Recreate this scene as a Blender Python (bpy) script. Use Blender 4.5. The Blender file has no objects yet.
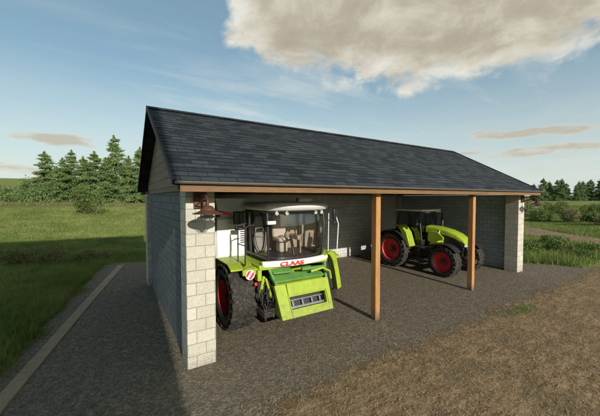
import bpy, bmesh, math, random
import numpy as np
from mathutils import Vector, Matrix, noise
from mathutils.geometry import delaunay_2d_cdt
R = math.radians
random.seed(7); rng = np.random.default_rng(7)
scene = bpy.context.scene
COL = scene.collection

# ------------------------------------------------------------------ render / view
scene.render.engine = 'CYCLES'
scene.view_settings.view_transform = 'Standard'
scene.view_settings.look = 'None'
scene.view_settings.gamma = 1
scene.view_settings.use_curve_mapping = False
scene.view_settings.exposure = 0.4
scene.cycles.max_bounces = 7; scene.cycles.diffuse_bounces = 5
scene.cycles.adaptive_threshold = .02
scene.cycles.transparent_max_bounces = 10

# ------------------------------------------------------------------ material helpers
def mat(name):
    m = bpy.data.materials.new(name); m.use_nodes = True
    nt = m.node_tree; b = nt.nodes['Principled BSDF']
    return m, nt, b
def N(nt, t, **kw):
    n = nt.nodes.new(t)
    for k, v in kw.items():
        if k.startswith('i_'): n.inputs[k[2:].replace('_', ' ')].default_value = v
        else: setattr(n, k, v)
    return n
def ramp(nt, stops, fac):
    r = N(nt, 'ShaderNodeValToRGB'); e = r.color_ramp.elements
    while len(e) > 1: e.remove(e[-1])
    e[0].position = stops[0][0]; e[0].color = (*stops[0][1], 1)
    for p, c in stops[1:]:
        x = e.new(p); x.color = (*c, 1)
    nt.links.new(fac, r.inputs[0]); return r.outputs[0]
def noise_tex(nt, scale, detail=6, rough=.6, vec=None, dist=0):
    n = N(nt, 'ShaderNodeTexNoise'); n.inputs['Scale'].default_value = scale
    n.inputs['Detail'].default_value = detail; n.inputs['Roughness'].default_value = rough
    n.inputs['Distortion'].default_value = dist
    if vec is None:
        tc = N(nt, 'ShaderNodeTexCoord'); vec = tc.outputs['Object']
    nt.links.new(vec, n.inputs['Vector']); return n.outputs['Fac']
def mix(nt, a, b, fac, mode='MIX'):
    m = N(nt, 'ShaderNodeMix', data_type='RGBA', blend_type=mode)
    for s, v in ((0, fac), (6, a), (7, b)):
        if hasattr(v, 'is_linked') or hasattr(v, 'links'): nt.links.new(v, m.inputs[s])
        elif s == 0: m.inputs[0].default_value = v
        else: m.inputs[s].default_value = (*v, 1)
    return m.outputs[2]
def math_(nt, op, a, b=0.0, c=0.0, clamp=False):
    m = N(nt, 'ShaderNodeMath', operation=op, use_clamp=clamp)
    for i, v in enumerate((a, b, c)):
        if hasattr(v, 'links'): nt.links.new(v, m.inputs[i])
        else: m.inputs[i].default_value = v
    return m.outputs[0]
def bump(nt, b, h, strength=.3, dist=.02):
    n = N(nt, 'ShaderNodeBump'); n.inputs['Strength'].default_value = strength
    n.inputs['Distance'].default_value = dist
    nt.links.new(h, n.inputs['Height']); nt.links.new(n.outputs[0], b.inputs['Normal'])
def paint(name, col, rough=.4, metal=0, var=.25, scale=3, dirt=(.10, .085, .06), dirtiness=.25, coat=0, mud=0):
    """painted / moulded surface with slight tone variation and blotchy dust"""
    m, nt, b = mat(name)
    n1 = noise_tex(nt, scale, 6, .65)
    dk = tuple(c * (1 - var) for c in col)
    c = ramp(nt, [(.3, dk), (.65, col)], n1)
    n2 = noise_tex(nt, scale * 2.7, 8, .7)
    f = ramp(nt, [(.48, (0, 0, 0)), (.72, (dirtiness,) * 3)], n2)
    c = mix(nt, c, dirt, f)
    if mud:   # dried mud thrown up on the lower parts
        tcm = N(nt, 'ShaderNodeTexCoord'); sm_ = N(nt, 'ShaderNodeSeparateXYZ'); nt.links.new(tcm.outputs['Object'], sm_.inputs[0])
        n3 = noise_tex(nt, 11, 8, .75)
        mf = math_(nt, 'SUBTRACT', math_(nt, 'ADD', mud, math_(nt, 'MULTIPLY', math_(nt, 'SUBTRACT', n3, .5), 2.6)), sm_.outputs[2])
        c = mix(nt, c, (.17, .13, .085), math_(nt, 'MINIMUM', math_(nt, 'MULTIPLY', mf, .7, clamp=True), .62))
    nt.links.new(c, b.inputs['Base Color'])
    r = N(nt, 'ShaderNodeMapRange'); nt.links.new(n2, r.inputs[0])
    r.inputs[3].default_value = rough * .8; r.inputs[4].default_value = min(1, rough * 1.35)
    nt.links.new(r.outputs[0], b.inputs['Roughness'])
    b.inputs['Metallic'].default_value = metal
    b.inputs['Coat Weight'].default_value = coat
    return m
def blocks(name, c1, c2, mortar, bw=.45, bh=.31, ms=.008, rough=.85, tint=(.30, .27, .2), bstr=.5):
    m, nt, b = mat(name)
    uv = N(nt, 'ShaderNodeUVMap')
    br = N(nt, 'ShaderNodeTexBrick'); nt.links.new(uv.outputs[0], br.inputs[0])
    br.inputs['Scale'].default_value = 1; br.inputs['Brick Width'].default_value = bw
    br.inputs['Row Height'].default_value = bh; br.inputs['Mortar Size'].default_value = ms
    br.inputs['Mortar Smooth'].default_value = .6
    br.inputs['Color1'].default_value = (*c1, 1); br.inputs['Color2'].default_value = (*c2, 1)
    br.inputs['Mortar'].default_value = (*mortar, 1)
    n1 = noise_tex(nt, 1.4, 8, .7); n2 = noise_tex(nt, 14, 6, .7)
    c = mix(nt, br.outputs[0], tint, ramp(nt, [(.42, (0, 0, 0)), (.75, (.45, .45, .45))], n1))
    c = mix(nt, c, ramp(nt, [(.2, (.72, .72, .72)), (.8, (1.08, 1.07, 1.04))], n2), 1.0, 'MULTIPLY')
    sz = N(nt, 'ShaderNodeSeparateXYZ'); tc = N(nt, 'ShaderNodeTexCoord'); nt.links.new(tc.outputs['Object'], sz.inputs[0])
    splash = math_(nt, 'SUBTRACT', .34, math_(nt, 'ADD', sz.outputs[2], math_(nt, 'MULTIPLY', math_(nt, 'SUBTRACT', n2, .5), 1.0)))
    c = mix(nt, c, (.17, .145, .11), math_(nt, 'MULTIPLY', splash, 1.3, clamp=True))
    nt.links.new(c, b.inputs['Base Color']); b.inputs['Roughness'].default_value = rough
    h = math_(nt, 'ADD', math_(nt, 'MULTIPLY', br.outputs['Fac'], -1.0), math_(nt, 'MULTIPLY', n2, .6))
    bump(nt, b, h, bstr, .012)
    return m

M = {}
M['block_light'] = blocks('cream_blocks', (.50, .48, .41), (.60, .58, .51), (.33, .31, .27), .42, .28, .010, tint=(.38, .36, .30), bstr=.8)
M['block_grey'] = blocks('grey_blocks', (.54, .57, .59), (.68, .70, .71), (.30, .315, .33), .42, .22, .014, tint=(.45, .44, .40))
M['block_blue'] = blocks('blue_grey_blocks', (.135, .155, .172), (.165, .185, .20), (.095, .105, .112), .45, .22, tint=(.16, .165, .16))

M['block_blue_bright'] = blocks('brightened_blue_grey_blocks', (.38, .46, .55), (.50, .59, .68), (.22, .27, .33), .42, .22, .014, tint=(.32, .36, .38))  # side wall blocks again, with extra interior brightness put into the colour
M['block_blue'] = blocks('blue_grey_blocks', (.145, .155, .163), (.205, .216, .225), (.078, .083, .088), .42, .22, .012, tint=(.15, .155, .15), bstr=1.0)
def shingle_mat():
    m, nt, b = mat('slate_shingles')
    uv = N(nt, 'ShaderNodeUVMap')
    br = N(nt, 'ShaderNodeTexBrick'); nt.links.new(uv.outputs[0], br.inputs[0])
    br.inputs['Scale'].default_value = 1; br.inputs['Brick Width'].default_value = .40
    br.inputs['Row Height'].default_value = .24; br.inputs['Mortar Size'].default_value = .012
    br.inputs['Mortar Smooth'].default_value = .3; br.inputs['Bias'].default_value = -.1
    br.inputs['Color1'].default_value = (.036, .047, .058, 1); br.inputs['Color2'].default_value = (.004, .006, .010, 1)
    br.inputs['Mortar'].default_value = (.008, .009, .012, 1)
    n1 = noise_tex(nt, .8, 8, .7); n2 = noise_tex(nt, 30, 5, .7)
    c = mix(nt, br.outputs[0], (.025, .033, .042), ramp(nt, [(.4, (0, 0, 0)), (.7, (.25, .25, .25))], n1))
    c = mix(nt, c, ramp(nt, [(.3, (.65, .65, .65)), (.7, (1.25, 1.25, 1.25))], n2), 1.0, 'MULTIPLY')
    nt.links.new(c, b.inputs['Base Color']); b.inputs['Roughness'].default_value = .88
    b.inputs['Specular IOR Level'].default_value = .3
    h = math_(nt, 'ADD', math_(nt, 'MULTIPLY', br.outputs['Fac'], -1.2), n2)
    bump(nt, b, h, .5, .01); return m
M['shingle'] = shingle_mat()

def wood_mat(name, c1, c2, along='Z', sc=9, board=None):
    m, nt, b = mat(name)
    tc = N(nt, 'ShaderNodeTexCoord'); mp = N(nt, 'ShaderNodeMapping')
    nt.links.new(tc.outputs['Object'], mp.inputs[0])
    s = {'X': (.08, 1, 1), 'Y': (1, .08, 1), 'Z': (1, 1, .08)}[along]
    mp.inputs['Scale'].default_value = s
    n1 = noise_tex(nt, sc, 8, .65, mp.outputs[0], .6); n2 = noise_tex(nt, sc * 5, 4, .6, mp.outputs[0])
    c = ramp(nt, [(.3, c1), (.7, c2)], n1)
    c = mix(nt, c, ramp(nt, [(.3, (.7, .7, .7)), (.7, (1.1, 1.1, 1.1))], n2), 1.0, 'MULTIPLY')
    h = n2
    if board:
        uv = N(nt, 'ShaderNodeUVMap'); br = N(nt, 'ShaderNodeTexBrick'); nt.links.new(uv.outputs[0], br.inputs[0])
        br.inputs['Scale'].default_value = 1; br.inputs['Brick Width'].default_value = 40
        br.inputs['Row Height'].default_value = board; br.inputs['Mortar Size'].default_value = .012
        br.inputs['Color1'].default_value = (1, 1, 1, 1); br.inputs['Color2'].default_value = (.7, .7, .7, 1)
        br.inputs['Mortar'].default_value = (.15, .15, .15, 1)
        c = mix(nt, c, br.outputs[0], 1.0, 'MULTIPLY')
        h = math_(nt, 'SUBTRACT', n2, math_(nt, 'MULTIPLY', br.outputs['Fac'], 3.0))
    if along == 'Z':
        sz = N(nt, 'ShaderNodeSeparateXYZ'); nt.links.new(tc.outputs['Object'], sz.inputs[0])
        damp = math_(nt, 'SUBTRACT', math_(nt, 'ADD', .12, math_(nt, 'MULTIPLY', n2, .45)), sz.outputs[2])
        c = mix(nt, c, (.10, .075, .05), math_(nt, 'MULTIPLY', damp, 3.0, clamp=True))
        kn = noise_tex(nt, 2.2, 3, .5)
        c = mix(nt, c, (.20, .10, .045), ramp(nt, [(.62, (0, 0, 0)), (.74, (.6, .6, .6))], kn))
    nt.links.new(c, b.inputs['Base Color']); b.inputs['Roughness'].default_value = .7
    bump(nt, b, h, .25, .008); return m
M['post_wood'] = wood_mat('orange_pine', (.36, .17, .055), (.52, .27, .10), 'Z')
M['beam_wood'] = wood_mat('stained_beam', (.15, .080, .036), (.25, .14, .062), 'X')
M['gable_wood'] = wood_mat('weathered_boards', (.20, .13, .075), (.31, .215, .135), 'Y', board=.28)
M['rafter'] = wood_mat('dark_rafter', (.16, .12, .08), (.26, .20, .14), 'Y')

M['lime'] = paint('lime_paint', (.33, .44, .028), .45, 0, .18, 2, dirtiness=.38, coat=.08, mud=1.0)
M['lime_dark'] = paint('green_paint', (.13, .30, .07), .45, 0, .25, 2, dirtiness=.35)
M['white'] = paint('white_paint', (.78, .78, .76), .35, 0, .08, 2, (.38, .35, .3), .22, coat=.2)
M['clean_white'] = paint('clean_white_paint', (.84, .85, .85), .4, 0, .05, 2, (.5, .48, .42), .12)
M['pale'] = paint('pale_blue_panel', (.74, .80, .82), .4, 0, .12, 2, (.3, .3, .28), .2)
M['red'] = paint('red_paint', (.80, .03, .045), .42, 0, .2, 5, (.22, .13, .09), .45)
M['black'] = paint('black_plastic', (.018, .018, .02), .45, 0, .3, 4, (.07, .065, .055), .35)
M['dark_metal'] = paint('dark_metal', (.045, .045, .048), .5, .5, .4, 6, (.10, .085, .065), .4, mud=1.0)
M['steel'] = paint('worn_steel', (.35, .35, .34), .35, .85, .3, 6, (.16, .11, .07), .35)
M['rubber'] = paint('tyre_rubber', (.024, .023, .021), .85, 0, .35, 4, (.13, .105, .075), .8)
M['seat'] = paint('pale_seat_fabric', (.66, .54, .48), .85, 0, .2, 6, dirtiness=.1)
M['seat_dark'] = paint('dark_seat_fabric', (.05, .05, .055), .85)
M['gutter'] = paint('zinc_gutter', (.20, .19, .175), .45, .4, .2, 3, dirtiness=.2)
M['fascia'] = paint('black_rake_board', (.010, .010, .013), .6, 0, .3, 3, (.03, .03, .03), .2)
M['brown_metal'] = paint('rusty_brown_metal', (.12, .05, .03), .55, .3, .4, 10, (.22, .11, .05), .5)
M['hose'] = paint('hose_rubber', (.012, .012, .014), .5)
M['lamp_white'] = paint('frosted_glass', (.75, .74, .70), .25)
M['orange'] = paint('orange_lens', (.75, .22, .02), .2)
M['reflect'] = paint('headlight_reflector', (.85, .85, .85), .12, .6, .1, 8, dirtiness=.1)
M['interior'] = paint('cab_trim', (.50, .36, .28), .8, 0, .3, 5, dirtiness=.1)

def glass(name, tint, refl=.22):
    m = bpy.data.materials.new(name); m.use_nodes = True; nt = m.node_tree
    nt.nodes.remove(nt.nodes['Principled BSDF']); out = nt.nodes['Material Output']
    t = N(nt, 'ShaderNodeBsdfTransparent'); t.inputs[0].default_value = (*tint, 1)
    g = N(nt, 'ShaderNodeBsdfGlossy'); g.inputs['Roughness'].default_value = .04
    g.inputs[0].default_value = (.9, .95, 1, 1)
    fr = N(nt, 'ShaderNodeFresnel'); fr.inputs[0].default_value = 1.5
    n = noise_tex(nt, 2.2, 5, .6)
    f = math_(nt, 'ADD', math_(nt, 'MULTIPLY', fr.outputs[0], 1.1), math_(nt, 'MULTIPLY', n, refl * .35), clamp=True)
    mx = N(nt, 'ShaderNodeMixShader'); nt.links.new(f, mx.inputs[0])
    nt.links.new(t.outputs[0], mx.inputs[1]); nt.links.new(g.outputs[0], mx.inputs[2])
    nt.links.new(mx.outputs[0], out.inputs[0]); return m
M['glass'] = glass('cab_glass', (.86, .88, .85), .30)
M['glass_dark'] = glass('tinted_glass', (.35, .38, .38))

def leaf_mat(name, cols, sc=.6, trans=.25, rough=.7):
    m, nt, b = mat(name)
    n = noise_tex(nt, sc, 3, .6); n2 = noise_tex(nt, sc * 9, 2, .5)
    f = math_(nt, 'ADD', math_(nt, 'MULTIPLY', n, .6), math_(nt, 'MULTIPLY', n2, .4))
    k = len(cols)
    c = ramp(nt, [(.30 + .4 * i / (k - 1), cols[i]) for i in range(k)], f)
    nt.links.new(c, b.inputs['Base Color']); b.inputs['Roughness'].default_value = rough
    b.inputs['Specular IOR Level'].default_value = .25
    out = nt.nodes['Material Output']
    tr = N(nt, 'ShaderNodeBsdfTranslucent'); nt.links.new(c, tr.inputs[0])
    mx = N(nt, 'ShaderNodeMixShader'); mx.inputs[0].default_value = trans
    nt.links.new(b.outputs[0], mx.inputs[1]); nt.links.new(tr.outputs[0], mx.inputs[2])
    nt.links.new(mx.outputs[0], out.inputs[0]); return m
M['needle'] = leaf_mat('conifer_needles', [(.055, .12, .05), (.17, .25, .085), (.32, .38, .15)], .35, .3)
M['needle_far'] = leaf_mat('far_conifer_needles', [(.07, .125, .06), (.14, .21, .08), (.24, .30, .12)], .3, .35)
M['leaf'] = leaf_mat('shrub_leaves', [(.05, .09, .025), (.11, .16, .04), (.20, .24, .08)], .9)
M['leaf_dark'] = leaf_mat('weed_leaves', [(.09, .085, .04), (.16, .165, .065), (.30, .24, .12)], 1.2)
M['blade'] = leaf_mat('grass_blades', [(.09, .14, .035), (.18, .23, .06), (.32, .33, .13)], .35, .3)
M['blade_tall'] = leaf_mat('tall_grass_blades', [(.08, .13, .03), (.16, .21, .05), (.29, .30, .11)], .5, .3)
M['bark'] = paint('bark', (.10, .07, .045), .9, 0, .5, 8)

# ------------------------------------------------------------------ ground materials
def gravel_mat():
    m, nt, b = mat('gravel')
    tc = N(nt, 'ShaderNodeTexCoord'); o = tc.outputs['Object']
    def vor(s):
        v = N(nt, 'ShaderNodeTexVoronoi'); v.inputs['Scale'].default_value = s; nt.links.new(o, v.inputs['Vector']); return v
    v1, v2 = vor(22), vor(55)
    n1 = noise_tex(nt, .45, 8, .7, o); n2 = noise_tex(nt, 5, 8, .75, o); n3 = noise_tex(nt, 60, 4, .7, o)
    sep = N(nt, 'ShaderNodeSeparateColor'); nt.links.new(v1.outputs['Color'], sep.inputs[0])
    sep2 = N(nt, 'ShaderNodeSeparateColor'); nt.links.new(v2.outputs['Color'], sep2.inputs[0])
    st = math_(nt, 'ADD', math_(nt, 'MULTIPLY', sep.outputs[0], .5), math_(nt, 'MULTIPLY', sep2.outputs[1], .5))
    c = ramp(nt, [(.1, (.082, .068, .048)), (.5, (.155, .130, .093)), (.9, (.29, .245, .18))], st)
    c = mix(nt, c, (.070, .063, .052), ramp(nt, [(.42, (0, 0, 0)), (.64, (.65, .65, .65))], n2))
    c = mix(nt, c, (.145, .120, .085), ramp(nt, [(.45, (0, 0, 0)), (.75, (.5, .5, .5))], n1))
    nt.links.new(c, b.inputs['Base Color']); b.inputs['Roughness'].default_value = .95
    b.inputs['Specular IOR Level'].default_value = .2
    h = math_(nt, 'ADD', math_(nt, 'MULTIPLY', v1.outputs['Distance'], -1.0), math_(nt, 'MULTIPLY', v2.outputs['Distance'], -.6))
    h = math_(nt, 'ADD', h, math_(nt, 'MULTIPLY', n3, .5))
    bump(nt, b, h, .55, .02); return m
M['gravel'] = gravel_mat()
def soil_mat(name='soil', blend=False):
    m, nt, b = mat(name)
    tc = N(nt, 'ShaderNodeTexCoord'); o = tc.outputs['Object']
    mp = N(nt, 'ShaderNodeMapping'); nt.links.new(o, mp.inputs[0])
    mp.inputs['Rotation'].default_value = (0, 0, R(-12)); mp.inputs['Scale'].default_value = (.45, 1.2, 1)
    n1 = noise_tex(nt, 4.5, 10, .78, mp.outputs[0], .25); n2 = noise_tex(nt, 26, 6, .8, mp.outputs[0], .3)
    n0 = noise_tex(nt, .8, 7, .65, o); n3 = noise_tex(nt, 85, 4, .7, o)
    c = ramp(nt, [(.37, (.085, .052, .027)), (.46, (.20, .132, .070)), (.53, (.34, .240, .135)), (.62, (.56, .44, .27))], math_(nt, 'ADD', math_(nt, 'MULTIPLY', n1, .6), math_(nt, 'MULTIPLY', n2, .4)))
    c = mix(nt, c, (.15, .115, .072), ramp(nt, [(.40, (.6, .6, .6)), (.60, (0, 0, 0))], n0))
    c = mix(nt, c, ramp(nt, [(.3, (.65, .65, .65)), (.7, (1.2, 1.2, 1.2))], n3), 1.0, 'MULTIPLY')
    nt.links.new(c, b.inputs['Base Color']); b.inputs['Roughness'].default_value = .97
    b.inputs['Specular IOR Level'].default_value = .15
    h = math_(nt, 'ADD', n1, math_(nt, 'ADD', math_(nt, 'MULTIPLY', n2, .7), math_(nt, 'MULTIPLY', n3, .4)))
    bump(nt, b, h, .9, .035)
    if blend:   # crumbs of soil thin out over the gravel towards the edge of the sheet
        sp = N(nt, 'ShaderNodeSeparateXYZ'); nt.links.new(o, sp.inputs[0])
        d = math_(nt, 'MINIMUM', math_(nt, 'SUBTRACT', -1.95, sp.outputs[1]), math_(nt, 'SUBTRACT', sp.outputs[0], .9))
        nb = noise_tex(nt, .9, 5, .6, o); nf = noise_tex(nt, 9, 8, .8, o)
        e = math_(nt, 'ADD', d, math_(nt, 'ADD', math_(nt, 'MULTIPLY', math_(nt, 'SUBTRACT', nb, .5), 2.2), math_(nt, 'MULTIPLY', math_(nt, 'SUBTRACT', nf, .5), 2.4)))
        mr = N(nt, 'ShaderNodeMapRange', interpolation_type='SMOOTHSTEP'); nt.links.new(e, mr.inputs[0]); mr.inputs[1].default_value = -.12; mr.inputs[2].default_value = .35
        nt.links.new(mr.outputs[0], b.inputs['Alpha'])
    return m
M['soil'] = soil_mat(); M['soil_edge'] = soil_mat('crumbling_soil', True)
def grass_ground():
    m, nt, b = mat('field_grass')
    tc = N(nt, 'ShaderNodeTexCoord'); o = tc.outputs['Object']
    n1 = noise_tex(nt, .035, 8, .65, o); n2 = noise_tex(nt, .6, 8, .75, o); n3 = noise_tex(nt, 6, 6, .8, o)
    c = ramp(nt, [(.35, (.14, .18, .05)), (.5, (.20, .23, .065)), (.68, (.29, .29, .12))], n1)
    c = mix(nt, c, (.09, .115, .035), ramp(nt, [(.45, (0, 0, 0)), (.7, (.8, .8, .8))], n2))
    c = mix(nt, c, (.21, .20, .09), ramp(nt, [(.5, (0, 0, 0)), (.75, (.7, .7, .7))], n3))
    nt.links.new(c, b.inputs['Base Color']); b.inputs['Roughness'].default_value = .95
    b.inputs['Specular IOR Level'].default_value = .1
    h = math_(nt, 'ADD', n2, n3); bump(nt, b, h, .8, .15); return m
M['grass'] = grass_ground()
def kerb_mat():
    m, nt, b = mat('tan_kerb_stone')
    n1 = noise_tex(nt, 2.5, 8, .7); n2 = noise_tex(nt, 25, 5, .7)
    c = ramp(nt, [(.3, (.24, .18, .11)), (.7, (.38, .30, .19))], n1)
    c = mix(nt, c, ramp(nt, [(.3, (.6, .6, .6)), (.7, (1.1, 1.1, 1.1))], n2), 1.0, 'MULTIPLY')
    nt.links.new(c, b.inputs['Base Color']); b.inputs['Roughness'].default_value = .9
    bump(nt, b, n2, .4, .01); return m
M['kerb'] = kerb_mat()

# ------------------------------------------------------------------ mesh builder
class MB:
    def __init__(s): s.v = []; s.f = []; s.uv = None
    def add(s, vs, fs):
        o = len(s.v); s.v += [tuple(v) for v in vs]; s.f += [tuple(i + o for i in f) for f in fs]; return s
    def box(s, c, d, rot=None):
        x, y, z = (k / 2 for k in d)
        vs = [Vector(p) for p in ((-x,-y,-z),(x,-y,-z),(x,y,-z),(-x,y,-z),(-x,-y,z),(x,-y,z),(x,y,z),(-x,y,z))]
        if rot: 
            m = Matrix.Rotation(rot[2], 3, 'Z') @ Matrix.Rotation(rot[1], 3, 'Y') @ Matrix.Rotation(rot[0], 3, 'X')
            vs = [m @ v for v in vs]
        vs = [v + Vector(c) for v in vs]
        return s.add(vs, [(0,3,2,1),(4,5,6,7),(0,1,5,4),(1,2,6,5),(2,3,7,6),(3,0,4,7)])
    def b2(s, x0, x1, y0, y1, z0, z1): return s.box(((x0+x1)/2,(y0+y1)/2,(z0+z1)/2),(abs(x1-x0),abs(y1-y0),abs(z1-z0)))
    def prism(s, pts, axis, a0, a1):
        """polygon pts in the plane normal to axis, extruded a0..a1. axis x: pts=(y,z); y: (x,z); z: (x,y)"""
        n = len(pts)
        def mk(p, a): return {'x': (a, p[0], p[1]), 'y': (p[0], a, p[1]), 'z': (p[0], p[1], a)}[axis]
        vs = [mk(p, a0) for p in pts] + [mk(p, a1) for p in pts]
        return s.add(vs, [tuple(range(n))[::-1], tuple(range(n, 2*n))] + [(i, (i+1) % n, n+(i+1) % n, n+i) for i in range(n)])
    def tube(s, pts, r, n=8, caps=True):
        pts = [Vector(p) for p in pts]; k = len(pts)
        rs = r if isinstance(r, (list, tuple)) else [r] * k
        rings = []; up = None
        for i, p in enumerate(pts):
            t = (pts[min(i+1, k-1)] - pts[max(i-1, 0)]).normalized()
            if up is None:
                up = Vector((0, 0, 1)) if abs(t.z) < .9 else Vector((1, 0, 0))
            a = t.cross(up).normalized(); b = a.cross(t).normalized(); up = b
            rings.append([p + (a * math.cos(q) + b * math.sin(q)) * rs[i] for q in [2*math.pi*j/n for j in range(n)]])
        vs = [v for rg in rings for v in rg]; fs = []
        for i in range(k-1):
            for j in range(n):
                fs.append((i*n+j, i*n+(j+1) % n, (i+1)*n+(j+1) % n, (i+1)*n+j))
        if caps: fs += [tuple(range(n))[::-1], tuple((k-1)*n+j for j in range(n))]
        return s.add(vs, fs)
    def lathe(s, prof, c, axis='x', n=32, caps=True):
        """prof list of (along, radius)"""
        vs = []; fs = []; k = len(prof); c = Vector(c)
        for a, r in prof:
            for j in range(n):
                q = 2*math.pi*j/n; u, w = r*math.cos(q), r*math.sin(q)
                vs.append(c + Vector({'x': (a, u, w), 'y': (u, a, w), 'z': (u, w, a)}[axis]))
        for i in range(k-1):
            for j in range(n): fs.append((i*n+j, i*n+(j+1) % n, (i+1)*n+(j+1) % n, (i+1)*n+j))
        if caps and prof[0][1] > 1e-4: fs.append(tuple(range(n))[::-1])
        if caps and prof[-1][1] > 1e-4: fs.append(tuple((k-1)*n+j for j in range(n)))
        return s.add(vs, fs)
    def loft(s, secs, closed=True, caps=True):
        n = len(secs[0]); vs = [v for sc in secs for v in sc]; fs = []
        for i in range(len(secs)-1):
            for j in range(n if closed else n-1):
                fs.append((i*n+j, i*n+(j+1) % n, (i+1)*n+(j+1) % n, (i+1)*n+j))
        if caps and closed: fs += [tuple(range(n))[::-1], tuple((len(secs)-1)*n+j for j in range(n))]
        return s.add(vs, fs)
    def build(s, name, m, parent=None, bevel=0, smooth=35, solid=0, recalc=True):
        me = bpy.data.meshes.new(name); me.from_pydata([tuple(v) for v in s.v], [], s.f)
        bm = bmesh.new(); bm.from_mesh(me)
        if recalc: bmesh.ops.recalc_face_normals(bm, faces=bm.faces)
        uvl = bm.loops.layers.uv.new('UVMap')
        for f in bm.faces:
            nn = f.normal
            for l in f.loops:
                x, y, z = l.vert.co
                if abs(nn.z) > .75: l[uvl].uv = (x, y)
                elif abs(nn.x) > abs(nn.y): l[uvl].uv = (y, z)
                else: l[uvl].uv = (x, z)
        bm.to_mesh(me); bm.free()
        if s.uv:
            for li, lp in enumerate(me.loops): me.uv_layers[0].data[li].uv = s.uv(me.vertices[lp.vertex_index].co)
        me.materials.append(m)
        if smooth:
            me.shade_smooth(); me.set_sharp_from_angle(angle=R(smooth))
        o = bpy.data.objects.new(name, me); COL.objects.link(o)
        if parent: o.parent = parent
        if solid:
            md = o.modifiers.new('Solid', 'SOLIDIFY'); md.thickness = solid; md.offset = 0
        if bevel:
            md = o.modifiers.new('Bevel', 'BEVEL'); md.width = bevel; md.segments = 2; md.limit_method = 'ANGLE'; md.angle_limit = R(40)
        return o
def tag(o, label=None, cat=None, group=None, kind=None):
    if label: o['label'] = label
    if cat: o['category'] = cat
    if group: o['group'] = group
    if kind: o['kind'] = kind
    return o
def thing(name, label, cat, loc=(0,0,0), rz=0, group=None):
    o = bpy.data.objects.new(name, None); COL.objects.link(o); o.empty_display_size = .3
    o.location = loc; o.rotation_euler = (0, 0, rz); return tag(o, label, cat, group)
def sstep(x, a, b):
    t = np.clip((np.asarray(x, float) - a) / (b - a), 0, 1); return t*t*(3-2*t)

# ------------------------------------------------------------------ terrain
CX, CY = -1.4, -6.9
def hgt(X, Y):
    X = np.asarray(X, float); Y = np.asarray(Y, float)
    dx, dy = X - CX, Y - CY; r = np.hypot(dx, dy); az = np.degrees(np.arctan2(dx, dy))
    wl = 1 - sstep(az, 0, 55)
    wl = np.where(az < -110, sstep(az, -180, -110), wl)
    left = 2.7 * sstep(r, 24, 72) + 22 * sstep(r, 120, 470)
    right = 2.4 * sstep(r, 45, 150) + 3 * sstep(r, 200, 600)
    n = .35 * np.sin(X*.045+1.3) * np.cos(Y*.05) * sstep(r, 40, 90) + 1.6 * np.sin(X*.012) * np.cos(Y*.014+2) * sstep(r, 150, 350)
    return wl*left + (1-wl)*right + n
def axis_vals(lim, n, k): 
    t = np.linspace(-1, 1, n); return lim*np.sinh(k*t)/math.sinh(k)
xs = axis_vals(1500, 331, 6.0) + 5; ys = axis_vals(1500, 331, 6.0) + 8
XX, YY = np.meshgrid(xs, ys); ZZ = hgt(XX, YY)
nx, ny = len(xs), len(ys)
V = np.stack([XX.ravel(), YY.ravel(), ZZ.ravel()], 1)
idx = np.arange(nx*ny).reshape(ny, nx)
F = np.stack([idx[:-1,:-1], idx[:-1,1:], idx[1:,1:], idx[1:,:-1]], -1).reshape(-1, 4)
def np_mesh(name, V, F, m, smooth=False):
    me = bpy.data.meshes.new(name); k = F.shape[1]
    me.vertices.add(len(V)); me.vertices.foreach_set('co', V.astype(np.float32).ravel())
    me.loops.add(F.size); me.loops.foreach_set('vertex_index', F.astype(np.int32).ravel())
    me.polygons.add(len(F)); me.polygons.foreach_set('loop_start', np.arange(0, F.size, k, dtype=np.int32))
    me.update(calc_edges=True); me.validate()
    if smooth: me.shade_smooth()
    me.materials.append(m)
    return me
me = np_mesh('ground', V, F, M['grass'], True)
g = bpy.data.objects.new('ground', me); COL.objects.link(g); tag(g, kind='structure')

def wob(p, amp, sc, seed=0):
    return amp * noise.fractal(Vector((p[0]*sc, p[1]*sc, seed)), .6, 2, 5)
def sheet(name, outline, z, m, amp=.3, sc=1.2, step=.25, seed=0, straight=()):
    """flat sheet with a ragged outline"""
    pts = []; n = len(outline)
    for i in range(n):
        a, b = Vector(outline[i]), Vector(outline[(i+1) % n]); d = b - a; L = d.length
        nn = Vector((-d.y, d.x)).normalized(); k = max(1, int(L/step)) if i not in straight else 1
        for j in range(k):
            p = a + d*j/k; e = min(1, min(j, k-j)*step/1.0)
            pts.append(p + nn*wob(p, amp*e, sc, seed))
    if sum(pts[i-1].x*pts[i].y-pts[i].x*pts[i-1].y for i in range(len(pts))) < 0: pts = pts[::-1]
    vo, _, fo, *_ = delaunay_2d_cdt(pts, [], [list(range(len(pts)))], 1, 1e-5)
    me = bpy.data.meshes.new(name); me.from_pydata([(v.x, v.y, z) for v in vo], [], [tuple(f) for f in fo]); me.materials.append(m)
    o = bpy.data.objects.new(name, me); COL.objects.link(o); return tag(o, kind='structure')
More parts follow.
